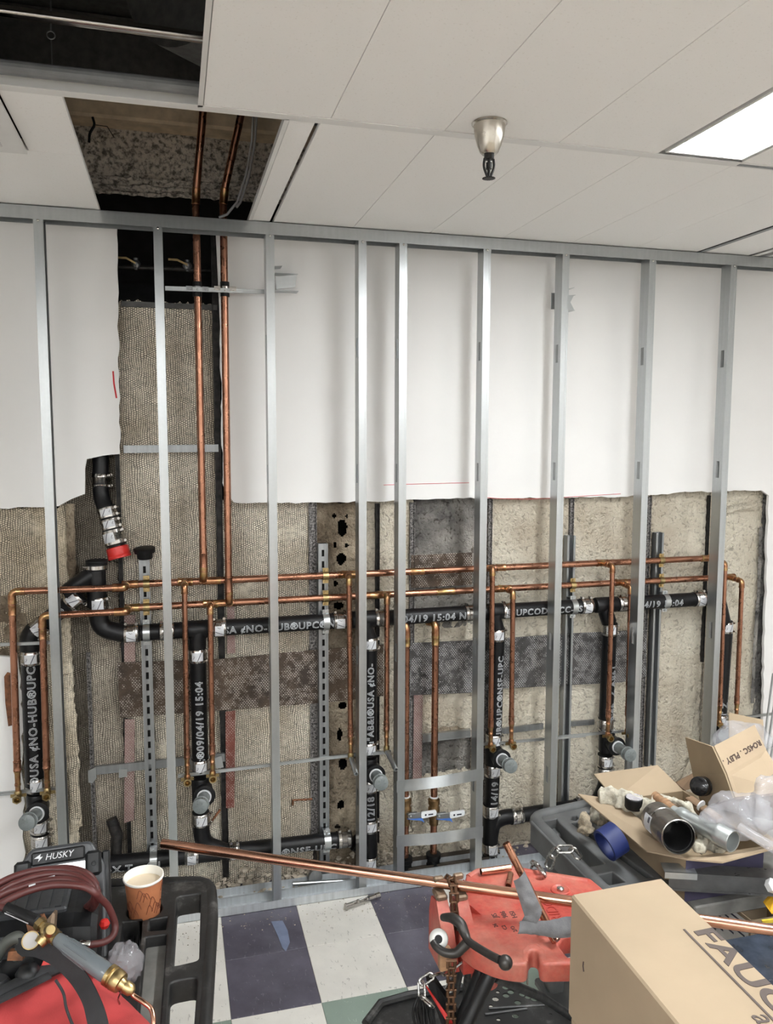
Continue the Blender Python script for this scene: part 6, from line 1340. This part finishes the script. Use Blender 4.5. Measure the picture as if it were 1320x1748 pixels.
# blue tape roll
c_ = D(1044,1436,2.17); axb = V((.78,.10,.30)).normalized(); mb = MB(); mb.lathe(c_-axb*.024, axb, [(0,.037),(0,.044),(.048,.044),(.048,.037),(0,.037)], 40, (False, False)); o = single('tape_roll', mb, M['blue'], 'roll of dark blue tape leaning in the grey cart under the left flap', 'tape')
# second box, tilted, with handwriting
o = thing('cardboard_box', 'tilted cardboard box with upside-down black handwriting, at the right', 'box', D(1250,1360,2.25))
TL, TR, ML, MR, BL_, BR_ = D(1218,1274,2.26), D(1287,1238,2.36), D(1240,1321,2.22), D(1307,1281,2.32), D(1254,1362,2.19), D(1350,1352,2.22)
LT, LB, LM = D(1172,1258,2.44), D(1200,1378,2.36), D(1184,1318,2.41)
for q_, m_ in (([TL, TR, MR, ML], 'card'), ([ML, MR, BR_, BL_], 'card'), ([LT, TL, ML, LM], 'card_in'), ([LM, ML, BL_, LB], 'card_in'), ([D(1244,1217,2.55), D(1302,1229,2.55), D(1305,1285,2.5), D(1244,1285,2.5)], 'card_in'), ([LB, BL_, BR_, D(1330,1400,2.35)], 'card_d')): flap(q_, 'box_panel', o, m_)
ex = (TL-TR).normalized(); nW = (TR-TL).cross(ML-TL).normalized(); nW = nW if nW.dot(CAM-TL) > 0 else -nW; ey = nW.cross(ex)
vs, fs = text_mesh('RO4SC . PLBY .', .024, .00075, space=1.05, shear=.15); wt = max(v.x for v in vs); mb = MB(); st_ = TR.lerp(MR, .62)+ex*.008; sc_ = ((TL-TR).length-.014)/wt
slope = ((TL.lerp(ML, .62))-(TR.lerp(MR, .62))).normalized(); ey2 = nW.cross(slope)
mb.add([st_+slope*(v.x*sc_)+ey2*(v.y*.9-.004)+nW*(.0052+v.z*.5) for v in vs], fs); obj('handwriting', mb, M['marker'], o, smooth=False)
# brown box and the black coupling in it
o = thing('brown_box', 'worn brown cardboard tray behind the tilted box', 'box', D(1180,1350,2.45))
for q_ in ([D(1153,1335,2.52), D(1182,1320,2.62), D(1184,1345,2.6), D(1157,1352,2.5)], [D(1153,1335,2.52), D(1200,1372,2.35), D(1198,1392,2.33), D(1155,1352,2.5)], [D(1184,1318,2.62), D(1215,1335,2.6), D(1214,1372,2.58), D(1184,1348,2.6)]): flap(q_, 'tray_side', o, 'card_d', .006)
c_ = D(1197,1342,2.30); axk = (CAM-c_).normalized()+V((-.5,.1,0)); mb = MB(); mb.lathe(c_-axk.normalized()*.03, axk, [(0,.024),(.004,.027),(.02,.028),(.022,.025),(.028,.025),(.030,.028),(.046,.027),(.050,.022)], 26); o5 = single('black_coupling', mb, simple('glossy_black', (.012,.012,.013), .12, 0, .1), 'glossy black round fitting with a steel band at the foot of the tilted box', 'fitting')
mb = MB(); mb.lathe(c_-axk.normalized()*.03-o5.location, axk, [(.023,.0262),(.028,.0262)], 26); o6 = obj('steel_band', mb, M['chrome'], None); o6.parent = o5
# plastic bags
def film(px, lab, seed, amp=.3, n=34):
    (x, y, t), (rx, ry), dz = px; c_ = D(x, y, t); mb = MB(); mb.ball((0,0,0), 1, n, 1, 1, 1); 
    for i, p in enumerate(mb.v):
        k = 1+amp*(noise.noise(p*1.6+V((seed,0,0)))*1.6)+amp*.8*(.5-abs(noise.noise(p*3.2+V((0,seed,0))))); mb.v[i] = c_+(_r*p.x*rx+_u*p.z*ry+_f*p.y*dz)*k
    return single('plastic_bag', mb, M['film'], lab, 'bag', 'clear plastic bags on the right cart', angle=60)
film(((1268,1262,2.44),(.075,.055),.05), 'clear plastic bag bulging out behind the handwritten panel', 2, .25)
film(((1262,1390,2.08),(.080,.050),.05), 'clear plastic bag lying over the right side of the open box', 5)
film(((1318,1382,2.05),(.06,.075),.05), 'upright crumpled clear plastic bag at the right edge of the photo', 8)
mb = MB(); a_ = D(1262,1412,2.0); b_ = D(1325,1450,1.93); mb.lathe(a_, (b_-a_), [(0,.012),((b_-a_).length,.013)], 16); single('plastic_tube', mb, M['film'], 'translucent tube end under the plastic bags at the right', 'tube')
# small open box, yellow piece, things under the steel channel
SZ = .70; p1, p2, p3 = G(1227,1528,SZ), G(1312,1514,SZ), G(1283,1572,SZ); zb_ = .585
o = thing('cardboard_box', 'small open cardboard box with printed side, under the steel channel at the right', 'box', (p1.x, p1.y, zb_)); p4 = p3+(p2-p1)
def wallp(A, B, m): 
    A, B = V((A.x,A.y,zb_)), V((B.x,B.y,zb_)); flap([A, B, B+V((0,0,SZ-zb_)), A+V((0,0,SZ-zb_))], 'box_panel', o, m, .003)
wallp(p1, p2, 'card'); wallp(p1, p3, 'card_in'); wallp(p2, p4, 'card'); wallp(p3, p4, 'card'); flap([V((p.x,p.y,zb_+.002)) for p in (p1,p3,p4,p2)], 'box_panel', o, 'card', .002)
mb = MB(); dd_ = (p3-p1); nn_ = V((dd_.y, -dd_.x, 0)).normalized(); nn_ = nn_ if nn_.dot(CAM-p1) > 0 and nn_.x < 0 else -nn_
Q = lambda u, z: V((p1.x, p1.y, 0))+V((dd_.x, dd_.y, 0))*u+nn_*.0045+V((0,0,z)); mb.sheet([Q(.02, zb_+.01), Q(.98, zb_+.01), Q(.98, SZ-.006), Q(.02, SZ-.006)], nn_, .0006); pl = obj('printed_side', mb, simple('grey_white_print', (.50,.50,.49), .6), o, smooth=False)
mb = MB()
for k in range(5): z = zb_+.03+k*.016; mb.sheet([Q(.08, z), Q(.08+.16*((k*7) % 5+1), z), Q(.08+.16*((k*7) % 5+1), z+.005), Q(.08, z+.005)], nn_, .0010)
obj('printed_lines', mb, M['inkb'], pl, smooth=False)
mb = MB(); mb.sheet([D(1306,1543,2.02), D(1330,1515,2.05), D(1335,1560,1.98), D(1318,1560,1.98)], _f, .01); single('yellow_carton', mb, M['yellow'], 'orange-yellow carton corner in the small open box at the right edge', 'carton', smooth=False)
mb = MB(); mb.sheet([D(1302,1572,1.90), D(1335,1568,1.88), D(1335,1575,1.88), D(1303,1576,1.90)], _f, .006); single('yellow_strip', mb, simple('bright_yellow', (.75,.55,.05), .5), 'bright yellow strip just above the copper pipe at the right edge', 'strip', smooth=False)
mb = MB(); mb.sheet([D(1200,1518,2.30), D(1320,1495,2.30), D(1330,1535,2.28), D(1205,1545,2.28)], _f, .05); o = single('brown_carton', mb, M['card_d'], 'brown carton with a white label strip in the shade below the steel channel', 'box', smooth=False)
mb = MB(); mb.sheet([D(1204,1520,2.295)-o.location, D(1276,1503,2.295)-o.location, D(1276,1512,2.293)-o.location, D(1204,1527,2.293)-o.location], -_f, .001); q_ = obj('label_strip', mb, M['sticker'], None, smooth=False); q_.parent = o
mb = MB(); c_ = G(1215,1556,.62); mb.tube([c_+V((cos(t)*.05, sin(t)*.05, .01)) for t in [2*pi*k/24 for k in range(24)]], .010, 10, closed=True); mb.tube([c_+V((cos(t)*.045, sin(t)*.045, .028)) for t in [2*pi*k/24 for k in range(24)]], .009, 10, closed=True); single('cord_coil', mb, M['tool_gry'], 'grey coiled cord beside the small printed box under the channel', 'cord')
mb = MB(); mb.lathe(D(1319,1512,1.96), (.2,-.6,.5), [(-.01,.016),(.006,.018),(.012,.012)], 6); single('white_plug', mb, M['whitelev'], 'white faceted plastic piece at the right edge above the small box', 'fitting', smooth=False)
# dark plastic covered crate beyond the big box
x0_ = D(1216,1612,1.93).x; mb = MB(); A = D(1222,1600,1.92); mb.bbox((A.x-.02, -1.84, .582), (2.0, A.y, A.z), .014)
for i, p in enumerate(mb.v): mb.v[i] = p+V((0, noise.noise(p*9)*.01, noise.noise(p*7)*.012 if p.z > .6 else 0))
single('plastic_wrapped_crate', mb, simple('dark_blue_film', (.035,.045,.065), .22, 0, .4, 14, .4, 30), 'dark blue plastic-wrapped crate below the copper pipe, beside the big cardboard box', 'crate', smooth=False)
# ---------------------------------------------------------------- big cardboard box in front
FZ = 1.10; c0 = G(975,1526,FZ); c1_ = G(1130,1498,FZ); wx = c1_.x-c0.x; Lb = .62; hb = .235; dxy = V((-.02, -1, 0)).normalized(); sxv = V((1, (c1_.y-c0.y)/wx, 0)).normalized(); wx = (c1_-c0).length
far = G(1320,1690,FZ); dR = (far-c1_).normalized(); dL = (G(1170,1748,FZ)-c0).normalized(); dm = (dR+dL).normalized()
o = thing('large_box', 'large cardboard box printed with big brown letters, in front at the lower right', 'box', (c0.x, c0.y, FZ-hb))
def fp(u, v, z): q = V((c0.x, c0.y, 0))+sxv*u+dm*v; return V((q.x, q.y, z))
def fbox(mb, u0, u1, v0, v1, z0_, z1_):
    R = Matrix(((sxv.x, dm.x, 0, c0.x), (sxv.y, dm.y, 0, c0.y), (0,0,1,0), (0,0,0,1))); mb.bbox((u0, v0, z0_), (u1, v1, z1_), .0035, R)
mb = MB(); fbox(mb, 0, wx, 0, Lb, FZ-hb, FZ); mb.f = [f[::-1] for f in mb.f]; obj('box_body', mb, M['card'], o, smooth=True, angle=30)
def top_text(s, u, v, size, m, ext=.0004, shear=0.0, bold=0.0):
    vs, fs = text_mesh(s, size, None, ext, shear, 1.06); mb = MB(); k = 1.0
    mb.add([fp(u+p.y, v+p.x*k, FZ+.0008+p.z) for p in vs], [f[::-1] for f in fs]); 
    return obj('printed_letters', mb, m, o, smooth=False)
def inv_top(px, py): q = G(px, py, FZ)-V((c0.x, c0.y, FZ)); det = sxv.x*dm.y-sxv.y*dm.x; return ((q.x*dm.y-q.y*dm.x)/det, (sxv.x*q.y-sxv.y*q.x)/det)
uF, vF = inv_top(1183, 1588); uT, vT = inv_top(1214, 1581)
0 and print('F', uF, vF, uT, vT, 'C', inv_top(1278,1673), inv_top(1172,1586), inv_top(1320,1742), inv_top(1275,1738), 'wx', wx)
cap = abs(uT-uF)
def bold_text(s, u, v, h, wd):
    cu = bpy.data.curves.new('t', 'FONT'); cu.body = s; cu.size = h/.729*1.0; cu.offset = h*.035; cu.extrude = .0004; cu.space_character = 1.02; vs, fs = curve_mesh(cu); kx = wd/max(p.x for p in vs); mb = MB()
    mb.add([fp(u+p.y, v+p.x*kx, FZ+.0008+p.z) for p in vs], [f[::-1] for f in fs]); obj('printed_letters', mb, M['print'], o, smooth=False)
vC = inv_top(1290, 1690)[1]
bold_text('FAUCET', uF, vF, cap, (vC-vF)*1.98)
u2, v2 = inv_top(1173, 1586); u3, v3 = inv_top(1320, 1749); mb = MB(); s0, s1 = u2, u3
um = (u2+u3)/2; mb.sheet([fp(um-.002, v2, FZ+.0008), fp(um-.002, v2+.5*(1), FZ+.0008), fp(um+.002, v2+.5, FZ+.0008), fp(um+.002, v2, FZ+.0008)], (0,0,1), .0004); obj('printed_line', mb, M['print'], o, smooth=False)
u4, v4 = inv_top(1280, 1733); top_text('a G', u4, v4, .048, M['print'], shear=.2)
mb = MB(); pp = [fp(-.0006, .055, FZ-.095), fp(-.0006, .057, FZ-.112)]; mb.tube([pp[0], pp[0].lerp(pp[1], .5)+V((0,.002,0)), pp[1]], .0012, 5); obj('tear_mark', mb, M['marker'], o)
o = thing('tall_box', 'cardboard box standing under the large printed box, barely showing at its lower edge', 'box', (c0.x, c0.y, 0))
mb = MB(); fbox(mb, .003, wx-.01, .006, Lb-.01, .0, FZ-hb-.001); mb.f = [f[::-1] for f in mb.f]; obj('box_body', mb, M['card'], o, smooth=True, angle=30)
